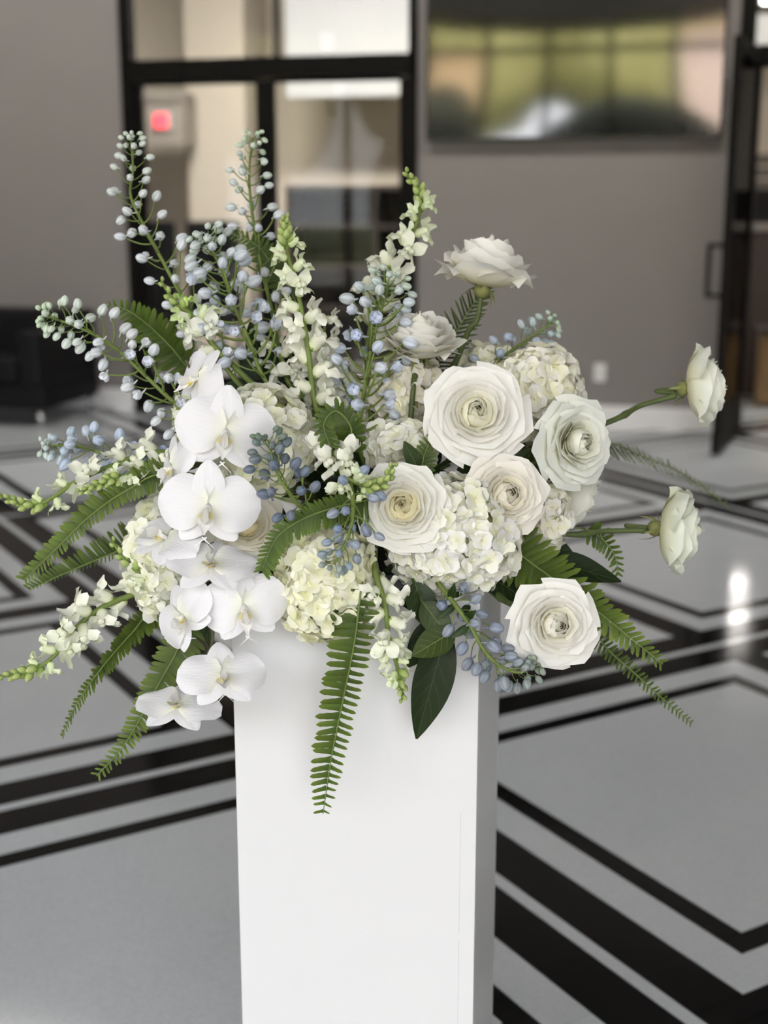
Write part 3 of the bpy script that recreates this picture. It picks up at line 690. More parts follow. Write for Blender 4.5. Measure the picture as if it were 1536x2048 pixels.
def lip_mesh():
    mb = MB(); Rx = lambda a: Matrix.Rotation(math.radians(a), 4, 'X'); Rz = lambda a: Matrix.Rotation(math.radians(a), 4, 'Z'); Ry = lambda a: Matrix.Rotation(math.radians(a), 4, 'Y')
    # mid lobe: tongue pointing down with an anchor tip
    V, Fc, Tn = blade(.25, .15, lambda t: [.45, .7, .9, 1, .95, .7, .45, .25, .15][min(8, int(t * 8.01))], 4, 8, bend=.25, cup=.25)
    mb.addM(Rz(180) @ Matrix.Translation((0, .03, .035)) @ Rx(22), V, Fc, [1.0 if t > .3 else .35 for t in Tn])
    for s in (-1, 1):
        # side lobes curl up on either side of the column
        V, Fc, Tn = blade_round(.17, .15, .9, .55, 4, 5, bend=.45, cup=.2)
        mb.addM(Matrix.Translation((s * .035, -.03, .03)) @ Rz(180 - s * 75) @ Ry(-s * 20) @ Rx(38), V, Fc, [min(1, .25 + 2.6 * t) for t in Tn])
        V, Fc, Tn = blade(.10, .014, lambda t: 1 - .7 * t, 2, 5, bend=-1.0)
        mb.addM(Matrix.Translation((s * .02, -.25, .11)) @ Rz(180 - s * 50) @ Rx(30), V, Fc, [1] * len(V))
    V, Fc, Tn = lathe([(.005, -.02), (.024, -.014), (.03, 0), (.024, .014), (.005, .02)], 8); mb.addM(Matrix.Translation((0, -.075, .055)), V, Fc, [.0] * len(V))
    return mb.mesh('lip')
LIP = lip_mesh()
def column_mesh():
    V, Fc, Tn = lathe([(.005, -.02), (.030, -.01), (.031, .02), (.036, .045), (.041, .07), (.038, .09), (.026, .105), (.006, .11)], 10)
    M = Matrix.Rotation(math.radians(28), 4, 'X') @ Matrix.Diagonal((1.15, .95, 1, 1)); return mk('column', [tuple(M @ Vector(v)) for v in V], Fc, [1.0] * len(V))
COLM = column_mesh()
V, Fc, Tn = lathe([(.004, -.012), (.014, -.008), (.016, 0), (.012, .01), (.003, .012)], 8); THR = mk('throat', V, Fc, Tn)
def orchid(label, stem_px, blooms, seed):
    S = [PX(*p) for p in stem_px]; g = thing('orchid_spray', label, 'orchid', S[-1], 'moth orchid sprays')
    r_ = random.Random(seed)
    stem(g, to_foam(S), .0018, .0034, M_OSTEM, nodes=(.2, .4, .6), k=10)
    pts = catmull(S, 10)
    for i, (u, v, w, d, f, roll) in enumerate(blooms):
        s = w * d / F * 1.02; c = PX(u, v, d); ff = CD(*f); M = zframe(ff, c, roll=math.radians(roll), s=s)
        b = ob('bloom', COLM, M_LIP, g, M); pm, dm, lm = OM[(i + seed) % 4]; j = lambda: r_.uniform(-4, 4)
        Rz = lambda a: Matrix.Rotation(math.radians(a), 4, 'Z'); Rx = lambda a: Matrix.Rotation(math.radians(a), 4, 'X')
        ob('dorsal_sepal', dm, M_ORCH, b, M @ Matrix.Translation((0, .01, -.012)) @ Rz(j()) @ Rx(6 + j()))
        for sg in (-1, 1):
            ob('lateral_sepal', lm, M_ORCH, b, M @ Matrix.Translation((0, 0, -.016)) @ Rz(180 + sg * (38 + j())) @ Matrix.Diagonal((-sg, 1, 1, 1)) @ Rx(4 + j()))
            ob('petal', pm, M_ORCH, b, M @ Matrix.Translation((sg * .015, .01, .012)) @ Rz(-sg * (83 + j())) @ Matrix.Diagonal((sg, 1, 1, 1)) @ Rx(5 + j()))
        ob('lip', LIP, M_LIP, b, M @ Matrix.Translation((0, -.03, .02)) @ Matrix.Scale(1.18, 4))
        ob('throat', THR, M_THROAT, b, M @ Matrix.Translation((0, -.04, .055)) @ Matrix.Scale(.6, 4))
        back = c - ff * .03 * s; q = min(pts, key=lambda p: np.linalg.norm(p - (back - ff * .03)))
        V, Fc = tube(catmull([back, back - ff * .02, q], 4), .0016, .0014, 6)
        ob('pedicel', mk('pedicel', local(V, M), Fc), M_OSTEM, b, M)
orchid('upper white moth orchid spray with three blooms at the left', [(372, 720, 1.74), (398, 780, 1.75), (402, 850, 1.75), (420, 920, 1.76)],
       [(396, 757, 140, 1.72, (-.66, .25, .66), -28), (452, 862, 192, 1.665, (.10, .02, .99), -6), (346, 935, 140, 1.70, (-.80, .10, .55), 22)], 1)
orchid('lower white moth orchid spray of seven blooms hanging over the pedestal corner', [(362, 1402, 1.69), (402, 1340, 1.70), (425, 1280, 1.69), (415, 1200, 1.69), (404, 1110, 1.69), (405, 1030, 1.70), (425, 980, 1.74)],
       [(417, 1012, 192, 1.645, (.02, .06, .99), -4), (332, 1076, 165, 1.675, (-.30, .78, .55), -24), (424, 1128, 178, 1.64, (.05, .78, .62), -6),
        (366, 1232, 158, 1.66, (-.62, .05, .78), 42), (487, 1212, 172, 1.645, (.12, -.02, .98), 8), (444, 1352, 166, 1.65, (.12, .62, .78), 4), (356, 1410, 166, 1.66, (.05, .86, .50), -12)], 2)

# ------------------------------------------------------------------ snapdragons
def snap_floret(k):
    r_ = random.Random(40 + k); mb = MB(); R = lambda a, ax: Matrix.Rotation(math.radians(a), 4, ax)
    V, Fc, Tn = lathe([(.07, 0), (.14, .07), (.165, .18), (.16, .30), (.175, .40), (.19, .46)], 10)
    mb.addM(R(-90, 'X') @ Matrix.Diagonal((1, 1.2, 1, 1)), V, Fc[:-1], [.15 + .75 * t for t in Tn])
    for sx in (-1, 1):     # upper lip: two upright ruffled lobes
        V, Fc, Tn = blade_round(.50, .44, .9, .5, 5, 6, bend=-.55, cup=-.12, wave=.16, wn=2.4, ph=r_.uniform(0, 6))
        mb.addM(Matrix.Translation((sx * .09, .36, .12)) @ R(-sx * 26, 'Z') @ R(sx * 18, 'Y') @ R(58 + r_.uniform(-10, 10), 'X'), V, Fc, [.7 + .3 * t for t in Tn])
    for sx in (-1, 0, 1):  # lower lip: three spreading lobes
        V, Fc, Tn = blade_round(.40, .38, .9, .5, 5, 6, bend=-.6, cup=-.12, wave=.16, wn=2.4, ph=r_.uniform(0, 6))
        mb.addM(Matrix.Translation((sx * .10, .42, -.12)) @ R(-sx * 44, 'Z') @ R(-34 + r_.uniform(-10, 10), 'X'), V, Fc, [.7 + .3 * t for t in Tn])
    for sx in (-1, 1):     # palate: double swelling closing the mouth
        V, Fc, Tn = lathe([(.01, -.11), (.08, -.085), (.12, 0), (.095, .08), (.02, .11)], 10)
        mb.addM(Matrix.Translation((sx * .075, .50, -.02)) @ Matrix.Diagonal((1, .95, 1, 1)), V, Fc, [.72] * len(V))
    return mb.mesh('floret')
SNF = [snap_floret(k) for k in range(5)]
def calyx_mesh():
    mb = MB()
    for k in range(5):
        V, Fc, Tn = blade(.24, .13, lambda t: max(.08, math.sin(math.pi * (.25 + .74 * t)) ** .8), 2, 4, bend=-.2)
        mb.addM(Matrix.Rotation(k * 1.2566, 4, 'Y') @ Matrix.Translation((0, -.02, .07)) @ Matrix.Rotation(math.radians(28), 4, 'X'), V, Fc, [.3] * len(V))
    return mb.mesh('calyx')
CALYX = calyx_mesh()
def bud_prof(): return [(.05, 0), (.30, .10), (.46, .32), (.46, .55), (.34, .78), (.16, .93), (.03, 1.0)]
V, Fc, Tn = lathe(bud_prof(), 8, .06, 4); SBUD = mk('bud', [(x * .9, y * .9, z) for x, y, z in V], Fc, Tn)
def snapdragon(label, px, n, nb, size, seed, t_open=.22, tipw=1.0, greens=.35):
    P = [PX(*p) for p in px]; path = Path(P); g = thing('snapdragon', label, 'snapdragon', P[-1], 'white snapdragon spikes')
    r_ = random.Random(seed); dm = np.mean([p[2] for p in px]); k = dm / F
    stem(g, to_foam(P), .0018, .0052, M_STEM)
    for i in range(n):
        t = t_open + (1 - t_open) * (i / max(1, n - 1)) * .93; p = path.at(t); tg = -path.tan(t)
        a = (i % 2) * math.pi + (r_.uniform(-.75, .75) if i % 5 != 4 else 1.2); e1 = nrm(np.cross(tg, CV)); e2 = np.cross(e1, tg)
        if e2 @ CV < 0: e2 = -e2
        out = math.cos(a) * e1 + math.sin(a) * e2 * .8 + CV * .22
        y = nrm(out * .85 + tg * .55); z = nrm(tg - (tg @ y) * y); x = np.cross(y, z)
        sz = size * k * 1.06 * (.62 + .42 * min(1, i / (n * .45))) * r_.uniform(.9, 1.1); st = p + nrm(out) * .003
        gr = max(0, greens * (1 - i / (n * .5)))
        M = frame(x, y, z, st, sz)
        f = ob('floret', SNF[r_.randrange(5)], M_SNAP, g, M, (1 - .35 * gr, 1 - .1 * gr, 1 - .75 * gr))
        ob('calyx', CALYX, M_SBUD, f, M)
    for i in range(nb):
        t = t_open * 1.12 * (i + .3) / nb; p = path.at(t); tg = -path.tan(t); a = i * 2.39996
        e1 = nrm(np.cross(tg, CV)); e2 = np.cross(e1, tg); out = math.cos(a) * e1 + math.sin(a) * e2
        z = nrm(out * (.35 + .4 * i / nb) + tg * .9); s = size * k * (.20 + .26 * i / nb)
        ob('bud', SBUD, M_SBUD, g, zframe(z, p + out * .002, s=(s * .8, s * .8, s)), (1, 1, 1))
snapdragon('tall white snapdragon spike in the middle with green tip', [(570, 436, 1.78), (574, 500, 1.78), (597, 590, 1.77), (615, 690, 1.77), (636, 830, 1.78)], 13, 16, 62, 1, .14)
snapdragon('tallest white snapdragon leaning right before the dark door frame', [(812, 345, 1.88), (842, 392, 1.88), (822, 478, 1.87), (772, 560, 1.86), (736, 690, 1.86)], 11, 16, 60, 2, .22)
snapdragon('white snapdragon reaching left to the picture edge at mid height', [(-2, 990, 1.78), (62, 1012, 1.78), (105, 995, 1.78), (158, 960, 1.78), (230, 930, 1.79), (330, 905, 1.8)], 9, 16, 56, 3, .26)
snapdragon('lowest white snapdragon reaching left to the picture edge', [(-2, 1352, 1.73), (55, 1345, 1.73), (108, 1312, 1.73), (150, 1258, 1.74), (205, 1215, 1.75), (290, 1180, 1.77)], 11, 13, 60, 4, .24)
snapdragon('small white snapdragon lying along the arching fern at left', [(160, 984, 1.72), (215, 962, 1.72), (270, 945, 1.73), (345, 922, 1.75)], 5, 18, 50, 5, .42)
snapdragon('white snapdragon hanging down over the front of the pedestal', [(806, 1398, 1.68), (796, 1340, 1.675), (778, 1275, 1.665), (770, 1210, 1.66), (750, 1140, 1.67)], 10, 10, 58, 6, .22)
snapdragon('white snapdragon nodding right in front of the yellow-hearted rose', [(786, 930, 1.625), (768, 965, 1.625), (725, 970, 1.63), (675, 935, 1.645), (655, 870, 1.68)], 8, 16, 60, 7, .34)
snapdragon('short white snapdragon with green buds left of the orchids', [(224, 1082, 1.73), (255, 1125, 1.73), (305, 1165, 1.73), (360, 1190, 1.75)], 5, 9, 54, 8, .42)
snapdragon('small greenish snapdragon leaning left among the blue spikes', [(322, 562, 1.86), (352, 605, 1.86), (395, 640, 1.85), (440, 705, 1.84)], 6, 9, 54, 9, .38, greens=.9)
snapdragon('white snapdragon deep behind the middle spike above the coiled fern', [(650, 640, 1.84), (645, 700, 1.84), (640, 770, 1.83), (655, 840, 1.82)], 9, 2, 58, 12, .02, greens=0)
snapdragon('white snapdragon mostly hidden among the blue spikes above the cream hydrangea', [(540, 660, 1.88), (565, 720, 1.87), (600, 780, 1.86), (640, 850, 1.84)], 8, 2, 56, 13, .02, greens=0)

# ------------------------------------------------------------------ delphiniums
def delph_bud():
    mb = MB(); V, Fc, Tn = lathe([(.08, 0), (.24, .08), (.345, .26), (.37, .48), (.32, .72), (.19, .92), (.05, 1.0)], 20, .05, 5)
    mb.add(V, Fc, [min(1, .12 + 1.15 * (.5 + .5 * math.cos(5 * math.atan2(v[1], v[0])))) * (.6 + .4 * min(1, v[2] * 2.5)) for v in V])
    V, Fc = tube([np.array(p) for p in ((0, 0, .2), (.18, 0, -.05), (.36, 0, -.20), (.46, 0, -.22))], .09, .035, 5); mb.add(V, Fc, [.35] * len(V))
    return mb.mesh('bud')
DBUD = delph_bud()
def delph_open():
    mb = MB()
    for k in range(5):
        V, Fc, Tn = blade_round(.62, .56, .85, .55, 4, 5, bend=.25, cup=.12, wave=.04, ph=k)
        mb.addM(Matrix.Rotation(k * 1.2566, 4, 'Z') @ Matrix.Translation((0, .08, .05)) @ Matrix.Rotation(math.radians(56), 4, 'X'), V, Fc, [.35 + .5 * t for t in Tn])
    for k in range(4):
        V, Fc, Tn = blade_round(.3, .2, .9, .5, 2, 4, bend=-.3)
        mb.addM(Matrix.Rotation(k * 1.57 + .4, 4, 'Z') @ Matrix.Translation((0, .04, .15)) @ Matrix.Rotation(math.radians(66), 4, 'X'), V, Fc, [1.0] * len(V))
    V, Fc = tube([np.array(p) for p in ((0, 0, .1), (.2, 0, -.12), (.42, 0, -.25))], .10, .03, 5); mb.add(V, Fc, [.3] * len(V))
    return mb.mesh('floret')
DOPEN = delph_open()
def delphinium(label, px, n, size, seed, ped=(10, 34), blue=.8, green=.3, open_from=.75, dark=1.0, start=.0, droop=.25, crowd=1.0, leafy=False):
    P = [PX(*p) for p in px]; path = Path(P); g = thing('delphinium', label, 'delphinium', P[-1], 'pale blue delphinium spikes')
    r_ = random.Random(seed); k = np.mean([p[2] for p in px]) / F
    stem(g, to_foam(P), .0014, .0042, M_STEM)
    for i in range(n):
        q = i / (n - 1); t = start + (.97 - start) * q ** 1.6; p = path.at(t); tg = -path.tan(t)
        a = i * 2.39996 + r_.uniform(-.4, .4); e1 = nrm(np.cross(tg, CV)); e2 = np.cross(e1, tg)
        out = nrm(math.cos(a) * e1 + math.sin(a) * e2); L = (ped[0] + (ped[1] - ped[0]) * min(1, q * 1.6)) * k * r_.uniform(.75, 1.25)
        y = np.cross(tg, out); PMx = frame(out, y, tg, p, L)
        end = p + (out * .95 + tg * .80) * L
        ax = nrm(out * .9 + tg * (.45 - droop) + np.array([0, 0, -droop]) + CV * .15 + np.array([r_.gauss(0, .18) for _ in range(3)]))
        op = q > open_from and r_.random() < .55
        s = size * k * (.52 + .55 * min(1, q * 1.9)) * r_.uniform(.88, 1.12)
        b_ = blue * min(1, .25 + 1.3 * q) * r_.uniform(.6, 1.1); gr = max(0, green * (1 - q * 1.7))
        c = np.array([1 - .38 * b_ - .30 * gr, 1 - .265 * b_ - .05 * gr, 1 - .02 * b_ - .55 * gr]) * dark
        M = zframe(ax, end, up=tg, s=(s * 1.25, s * 1.25, s) if op else s)
        bd = ob('open_floret' if op else 'bud', DOPEN if op else DBUD, M_DELPH, g, M, c)
        ob('pedicel', PEDI, M_STEM, bd, PMx)
    if leafy:
        for i in range(6):
            t = .62 + .06 * i; p = path.at(t); a = i * 2.1; tg = -path.tan(t); e1 = nrm(np.cross(tg, CV)); e2 = np.cross(e1, tg)
            y = nrm(math.cos(a) * e1 + math.sin(a) * e2 + CV * .3); z = nrm(CV - (CV @ y) * y)
            ob('bract', BRACT, M_LEAF, g, frame(np.cross(y, z), y, z, p, 46 * k), (1.8, 1.8, 1.6))
V, Fc = tube([np.array((x, 0, .8 * x ** 1.9 if x < .7 else .8 * x ** 1.9)) for x in np.linspace(0, .95, 6)], .045, .035, 5); PEDI = mk('pedicel', V, Fc)
V, Fc, Tn = blade_round(1, .38, .8, .8, 4, 6, bend=-.2, fold=.15); BRACT = mk('bract', V, Fc, Tn)
delphinium('tallest pale delphinium spike at upper left before the door jamb', [(262, 278, 1.92), (266, 340, 1.92), (262, 395, 1.92), (298, 470, 1.91), (335, 540, 1.9), (372, 605, 1.89), (425, 690, 1.87), (480, 770, 1.85)], 54, 22, 1, (12, 42), .28, .30, .9, droop=.1)
delphinium('pale delphinium spike before the centre stile of the glass door', [(505, 276, 1.97), (498, 350, 1.97), (505, 430, 1.96), (520, 520, 1.95), (548, 640, 1.92), (575, 760, 1.88)], 52, 22, 2, (12, 44), .34, .55, .8)
delphinium('full blue-grey delphinium spike left of the middle snapdragon', [(415, 478, 1.86), (440, 535, 1.86), (468, 610, 1.85), (502, 690, 1.84), (534, 765, 1.83)], 54, 29, 3, (20, 56), .50, .30, .55, .92)
delphinium('greenish delphinium spike arching far left over the black armchair', [(92, 632, 1.83), (150, 652, 1.83), (212, 682, 1.83), (262, 724, 1.82), (312, 772, 1.82), (378, 835, 1.8), (420, 890, 1.79)], 58, 25, 4, (14, 44), .25, .6, .6)
delphinium('low blue delphinium spike at far left above the snapdragon', [(92, 892, 1.84), (150, 892, 1.84), (212, 908, 1.83), (272, 930, 1.82), (350, 965, 1.81)], 36, 25, 5, (10, 34), .95, .3, .8)
delphinium('sturdy delphinium spike in the centre beside the upright rose', [(778, 572, 1.81), (757, 640, 1.80), (738, 720, 1.79), (726, 800, 1.78), (716, 880, 1.77)], 54, 29, 6, (24, 60), .62, .45, .55, .95)
delphinium('small delphinium tip at upper right above the white hydrangea', [(1104, 645, 1.90), (1072, 668, 1.90), (1022, 702, 1.89), (975, 742, 1.88), (930, 800, 1.87)], 36, 22, 7, (12, 30), .95, .6, .95, .85)
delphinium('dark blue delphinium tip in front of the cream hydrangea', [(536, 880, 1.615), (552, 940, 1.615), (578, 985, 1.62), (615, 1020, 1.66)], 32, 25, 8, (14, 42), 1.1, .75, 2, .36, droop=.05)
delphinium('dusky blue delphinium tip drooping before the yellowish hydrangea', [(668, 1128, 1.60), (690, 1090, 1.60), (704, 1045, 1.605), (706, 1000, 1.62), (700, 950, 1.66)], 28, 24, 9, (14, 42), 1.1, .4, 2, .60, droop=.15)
delphinium('delphinium spike hanging below the white hydrangea at the pedestal edge', [(1068, 1330, 1.66), (1040, 1345, 1.66), (1000, 1332, 1.66), (968, 1300, 1.66), (940, 1250, 1.665), (912, 1212, 1.67), (880, 1170, 1.69)], 40, 27, 10, (10, 32), .75, .5, .78, .5, leafy=True)

# ------------------------------------------------------------------ ferns
def leaflet_mesh(k):
    r_ = random.Random(20 + k)
    V, Fc, Tn = blade(1, .26, lambda t: max(.08, (1 - .28 * t) * min(1, (1 - t) / .20) ** .5 * (1 + .25 * math.exp(-(t / .12) ** 2))), 4, 10, bend=r_.uniform(-.16, .02), fold=-.08, sweep=r_.uniform(-.05, .0), wave=.05, wn=6)
    return mk('leaflet', V, Fc, Tn)
LFT = [leaflet_mesh(k) for k in range(4)]
def fern(label, px, Lmax, npair, seed, face=(0, 0, 1), prof=None, tint=(1, 1, 1), width=1.0, ang=78, side=(1.0, 1.0), roll=0.0, start=.0):
    P = [PX(*p) for p in px]; path = Path(P); g = thing('fern_frond', label, 'fern', P[0], 'sword fern fronds')
    r_ = random.Random(seed); k = np.mean([p[2] for p in px]) / F; fc = CD(*face)
    base = [PX(*px[0])]; stem(g, (to_foam(base)[::-1])[:-1] + P, .0016, .0006, M_STEM, 'rachis', k=8)
    for i in range(npair):
        t = start + (1 - start) * (i + .5) / npair; p = path.at(t); tg = path.tan(t); nn = nrm(fc - (fc @ tg) * tg); sd = np.cross(nn, tg)
        ln = Lmax * (prof(t) if prof else (min(1, .75 + t) * (1 - max(0, (t - .25) / .75) ** 1.6 * .82)))
        for s_ in (-1, 1):
            L = ln * k * side[0 if s_ < 0 else 1] * r_.uniform(.93, 1.07); a = math.radians(ang - 22 * t + r_.uniform(-6, 6))
            y = nrm(s_ * sd * math.sin(a) + tg * math.cos(a) + nn * r_.uniform(-.18, .08)); z = nrm(nn - (nn @ y) * y); x = np.cross(y, z)
            if roll:
                c_, q_ = math.cos(roll * s_), math.sin(roll * s_); x, z = c_ * x + q_ * z, -q_ * x + c_ * z
            step = path.L / npair; w = min(L * 1.25, step * 4.6) * width
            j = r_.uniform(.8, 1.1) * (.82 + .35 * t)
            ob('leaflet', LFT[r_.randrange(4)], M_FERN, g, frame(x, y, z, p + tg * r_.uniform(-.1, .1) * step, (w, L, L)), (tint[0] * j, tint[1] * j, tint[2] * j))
fern('long fern frond hanging down the front of the white pedestal', [(722, 1180, 1.645), (708, 1290, 1.66), (682, 1420, 1.69), (662, 1520, 1.71), (646, 1628, 1.73)], 60, 30, 1, (.05, 0, 1), prof=lambda t: (1 - .38 * t) * (1 if t < .82 else 1 - 2.6 * (t - .82)), side=(1.0, .68), ang=90, tint=(.85, .88, .8))
fern('broad fern frond arching right behind the lowest rose', [(985, 1075, 1.76), (1075, 1135, 1.74), (1150, 1190, 1.71), (1215, 1238, 1.69), (1272, 1285, 1.68), (1326, 1328, 1.68)], 84, 32, 2, (.1, .35, .93), prof=lambda t: 1 - .8 * t, ang=74)
fern('thin fern frond tip lowest at the right over the black floor bands', [(1150, 1225, 1.84), (1215, 1298, 1.86), (1262, 1340, 1.87), (1315, 1388, 1.88), (1384, 1448, 1.90)], 26, 34, 3, (.1, .1, .98), prof=lambda t: 1 - .6 * t, tint=(.75, .8, .7))
fern('arching fern frond at left crossing the middle snapdragon', [(345, 945, 1.72), (255, 980, 1.715), (180, 1032, 1.71), (110, 1100, 1.71), (48, 1160, 1.72)], 42, 42, 4, (-.2, .2, .95), prof=lambda t: 1 - .5 * t, ang=80, side=(1.15, .75))
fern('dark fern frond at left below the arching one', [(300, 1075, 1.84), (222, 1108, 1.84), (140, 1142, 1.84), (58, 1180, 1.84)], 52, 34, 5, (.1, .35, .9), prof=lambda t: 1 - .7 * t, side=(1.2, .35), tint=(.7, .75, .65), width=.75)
fern('narrow fern frond at lower left pointing down at the pale field', [(335, 1195, 1.78), (262, 1268, 1.78), (208, 1330, 1.79), (158, 1400, 1.80), (122, 1472, 1.81)], 46, 40, 6, (-.72, .15, .62), prof=lambda t: 1 - .75 * t, tint=(.8, .85, .75))
fern('fern frond hanging below the two lowest orchid blooms', [(392, 1245, 1.77), (345, 1320, 1.77), (300, 1400, 1.77), (250, 1488, 1.78), (193, 1552, 1.78)], 48, 34, 7, (.1, .2, .97), prof=lambda t: (1 - .7 * t), ang=80)
fern('fern frond at upper left behind the greenish delphinium', [(395, 752, 1.90), (340, 692, 1.90), (290, 645, 1.90), (250, 618, 1.90), (215, 610, 1.90)], 54, 20, 8, (.2, .3, .9), tint=(.8, .85, .75))
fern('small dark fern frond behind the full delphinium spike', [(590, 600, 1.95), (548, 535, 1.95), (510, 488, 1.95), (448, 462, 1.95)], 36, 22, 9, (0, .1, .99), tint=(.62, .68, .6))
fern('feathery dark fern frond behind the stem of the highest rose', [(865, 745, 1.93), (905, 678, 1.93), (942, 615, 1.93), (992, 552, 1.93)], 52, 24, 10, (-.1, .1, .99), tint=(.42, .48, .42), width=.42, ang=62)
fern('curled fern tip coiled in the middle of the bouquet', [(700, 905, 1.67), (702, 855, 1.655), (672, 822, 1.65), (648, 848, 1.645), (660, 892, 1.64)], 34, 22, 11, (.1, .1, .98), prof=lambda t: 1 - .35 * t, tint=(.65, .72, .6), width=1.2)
fern('curved fern frond in the middle above the yellowish hydrangea', [(735, 1000, 1.645), (660, 1018, 1.63), (598, 1042, 1.625), (552, 1078, 1.625), (524, 1142, 1.63)], 44, 34, 12, (.15, .3, .93), prof=lambda t: 1 - .45 * t, side=(.8, 1.1), tint=(.75, .82, .7))
fern('blurred fern frond far right behind the bouquet', [(1195, 885, 2.15), (1290, 915, 2.25), (1370, 950, 2.35), (1456, 1012, 2.45)], 34, 28, 13, (.2, .6, .75), prof=lambda t: 1 - .5 * t)
fern('small fern tip dangling under the long horizontal rose stem', [(1175, 1060, 1.85), (1205, 1078, 1.85), (1230, 1112, 1.85), (1237, 1152, 1.85)], 32, 11, 14, (.3, .1, .9), prof=lambda t: 1 - .55 * t, tint=(.75, .8, .7))
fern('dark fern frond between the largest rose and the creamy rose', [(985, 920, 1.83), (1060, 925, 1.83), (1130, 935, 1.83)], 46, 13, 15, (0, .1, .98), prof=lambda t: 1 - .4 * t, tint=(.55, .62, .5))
fern('short fern tip left of the largest rose', [(838, 945, 1.76), (850, 905, 1.755), (868, 868, 1.75)], 34, 9, 16, (0, .1, .98), prof=lambda t: 1 - .6 * t, tint=(.7, .78, .6))

# ------------------------------------------------------------------ broad leaves
LEAF_PROF = lambda t: max(.03, math.sin(math.pi * min(.99, .04 + .95 * t ** .82)) ** .85)
def leaf_mesh(k):
    r_ = random.Random(k + 5); bend = r_.uniform(-.25, .05)
    V, Fc, Tn = blade(1, .40, LEAF_PROF, 6, 12, bend=bend, fold=.10, wave=.02, wn=3, ph=r_.uniform(0, 6))
    mb = MB(); W, F_ = tube([np.array((0, y, .004 + bend * y * y)) for y in np.linspace(0, .97, 9)], .006, .002, 4); mb.add(W, F_)
    on = lambda sx, t: np.array((sx * .2 * LEAF_PROF(t), t, bend * t * t + .10 * .40 * abs(sx) * LEAF_PROF(t) + .004))
    for q in (.12, .28, .44, .6):
        for sg in (-1, 1):
            W, F_ = tube([on(sg * x * .9, q + .24 * x + .03 * (sg > 0)) for x in np.linspace(0, 1, 5)], .0028, .001, 3); mb.add(W, F_)
    return mk('leaf_blade', V, Fc, Tn), mb.mesh('midrib')
LFM, VEIN = zip(*[leaf_mesh(k) for k in range(5)])
def leaf_geom(bpx, tpx, w, face, k=0):
    B, Tp = PX(*bpx), PX(*tpx); y = Tp - B; L = float(np.linalg.norm(y)); y = nrm(y); fc = CD(*face); z = nrm(fc - (fc @ y) * y)
    return frame(np.cross(y, z), y, z, B, (w * bpx[2] / F / .40, L, L)), B
def broad_leaf(label, bpx, tpx, w, face=(0, 0, 1), k=0, tint=(1, 1, 1)):
    M, B = leaf_geom(bpx, tpx, w, face); g = thing('broad_leaf', label, 'leaf', B, 'broad glossy leaves')
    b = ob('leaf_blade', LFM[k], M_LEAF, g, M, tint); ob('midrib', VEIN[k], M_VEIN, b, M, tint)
    stem(g, to_foam([B]), .0014, .0016, M_DSTEM, 'leaf_stalk')
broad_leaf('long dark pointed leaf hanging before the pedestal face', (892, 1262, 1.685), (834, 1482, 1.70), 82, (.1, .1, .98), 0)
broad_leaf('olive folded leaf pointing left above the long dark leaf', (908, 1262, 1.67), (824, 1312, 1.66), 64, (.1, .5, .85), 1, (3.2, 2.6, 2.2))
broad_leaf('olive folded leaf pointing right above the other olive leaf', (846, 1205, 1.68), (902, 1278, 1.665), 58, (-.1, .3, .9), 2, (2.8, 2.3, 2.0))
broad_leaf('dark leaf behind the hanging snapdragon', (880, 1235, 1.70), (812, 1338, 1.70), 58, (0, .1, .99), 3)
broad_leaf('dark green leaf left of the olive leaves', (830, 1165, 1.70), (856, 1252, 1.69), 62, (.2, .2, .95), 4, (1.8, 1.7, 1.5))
broad_leaf('dark pointed leaf behind the broad right-hand fern', (1075, 1115, 1.80), (1243, 1162, 1.80), 62, (.1, .5, .85), 1, (.9, .9, .9))
broad_leaf('toothed dark leaf left of the lowest rose', (975, 1150, 1.75), (1068, 1205, 1.74), 66, (0, .4, .9), 2, (1.2, 1.2, 1.2))
broad_leaf('small dark leaf between the largest and creamy roses', (1010, 935, 1.79), (1062, 898, 1.78), 26, (0, .3, .95), 3, (1.6, 1.5, 1.3))
broad_leaf('small dark leaf under the rose turned right', (1075, 945, 1.82), (1110, 972, 1.81), 24, (0, .3, .95), 4)
broad_leaf('green leaf at the foot of the upright rose stem', (835, 935, 1.75), (808, 882, 1.74), 30, (0, 0, 1), 1, (2.4, 2.2, 1.8))
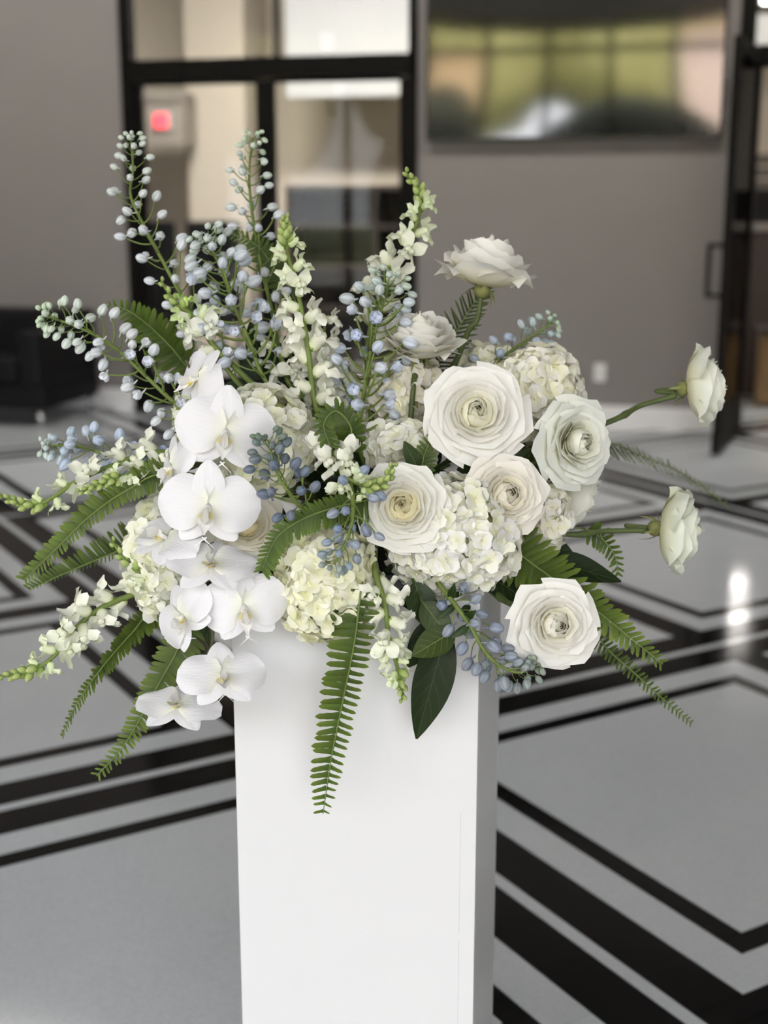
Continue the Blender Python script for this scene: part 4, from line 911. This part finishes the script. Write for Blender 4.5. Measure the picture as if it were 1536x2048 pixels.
def sprig(label, base, tips, seed, w=44):  # filler leaves added so the shadowed gaps between blooms stay dark
    r_ = random.Random(seed); B = PX(*base); g = thing('filler_sprig', label, 'leaf sprig', B, 'filler sprigs darkening the bouquet gaps')
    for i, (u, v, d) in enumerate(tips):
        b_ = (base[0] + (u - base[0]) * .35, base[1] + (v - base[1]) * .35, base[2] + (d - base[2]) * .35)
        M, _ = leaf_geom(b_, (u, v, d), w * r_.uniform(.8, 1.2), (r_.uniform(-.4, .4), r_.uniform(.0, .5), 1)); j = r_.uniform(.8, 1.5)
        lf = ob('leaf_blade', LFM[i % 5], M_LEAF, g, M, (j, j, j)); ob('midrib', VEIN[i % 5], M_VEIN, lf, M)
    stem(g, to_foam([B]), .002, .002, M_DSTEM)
sprig('dark filler leaves in the gap between orchids and front hydrangeas', (560, 1110, 1.80), [(540, 1200, 1.76), (600, 1060, 1.76), (520, 1150, 1.75), (580, 1180, 1.75), (610, 1130, 1.76), (560, 1010, 1.77), (630, 1020, 1.76)], 1)
sprig('dark filler leaves in the gap left of the yellow-hearted rose', (680, 960, 1.84), [(600, 930, 1.80), (660, 900, 1.80), (720, 900, 1.80), (760, 950, 1.80), (640, 1000, 1.78), (700, 1030, 1.78), (760, 870, 1.82)], 2)
sprig('dark filler leaves between the largest rose and the white hydrangea', (900, 930, 1.84), [(850, 900, 1.80), (900, 890, 1.80), (950, 940, 1.78), (1030, 900, 1.82), (880, 970, 1.79), (940, 985, 1.77), (1060, 960, 1.82)], 3)
sprig('dark filler leaves behind the blue spikes at upper left', (540, 790, 1.90), [(480, 700, 1.90), (540, 690, 1.92), (600, 730, 1.90), (450, 770, 1.88), (650, 770, 1.90), (500, 640, 1.94), (590, 660, 1.92)], 4, 50)
sprig('dark filler leaves inside the bouquet below the orchid spray', (400, 1130, 1.80), [(390, 1060, 1.76), (450, 1090, 1.75), (440, 1180, 1.74), (400, 1260, 1.74), (420, 1300, 1.75), (350, 1200, 1.77)], 5)
sprig('dark filler leaves behind the upper right hydrangea and rose', (960, 800, 1.92), [(900, 740, 1.92), (960, 700, 1.95), (1010, 740, 1.93), (870, 830, 1.90), (1090, 880, 1.88), (830, 760, 1.92)], 6)
sprig('dark filler leaves at the right behind the broad fern', (1050, 1090, 1.82), [(1110, 1090, 1.82), (1120, 1140, 1.80), (1060, 1170, 1.78), (1010, 1180, 1.77), (1090, 1010, 1.84), (1150, 1110, 1.82)], 7)
sprig('dark filler leaves under the front hydrangeas at the pedestal edge', (800, 1150, 1.77), [(760, 1210, 1.72), (820, 1220, 1.72), (870, 1220, 1.72), (920, 1200, 1.73), (730, 1180, 1.73), (780, 1130, 1.74)], 8)
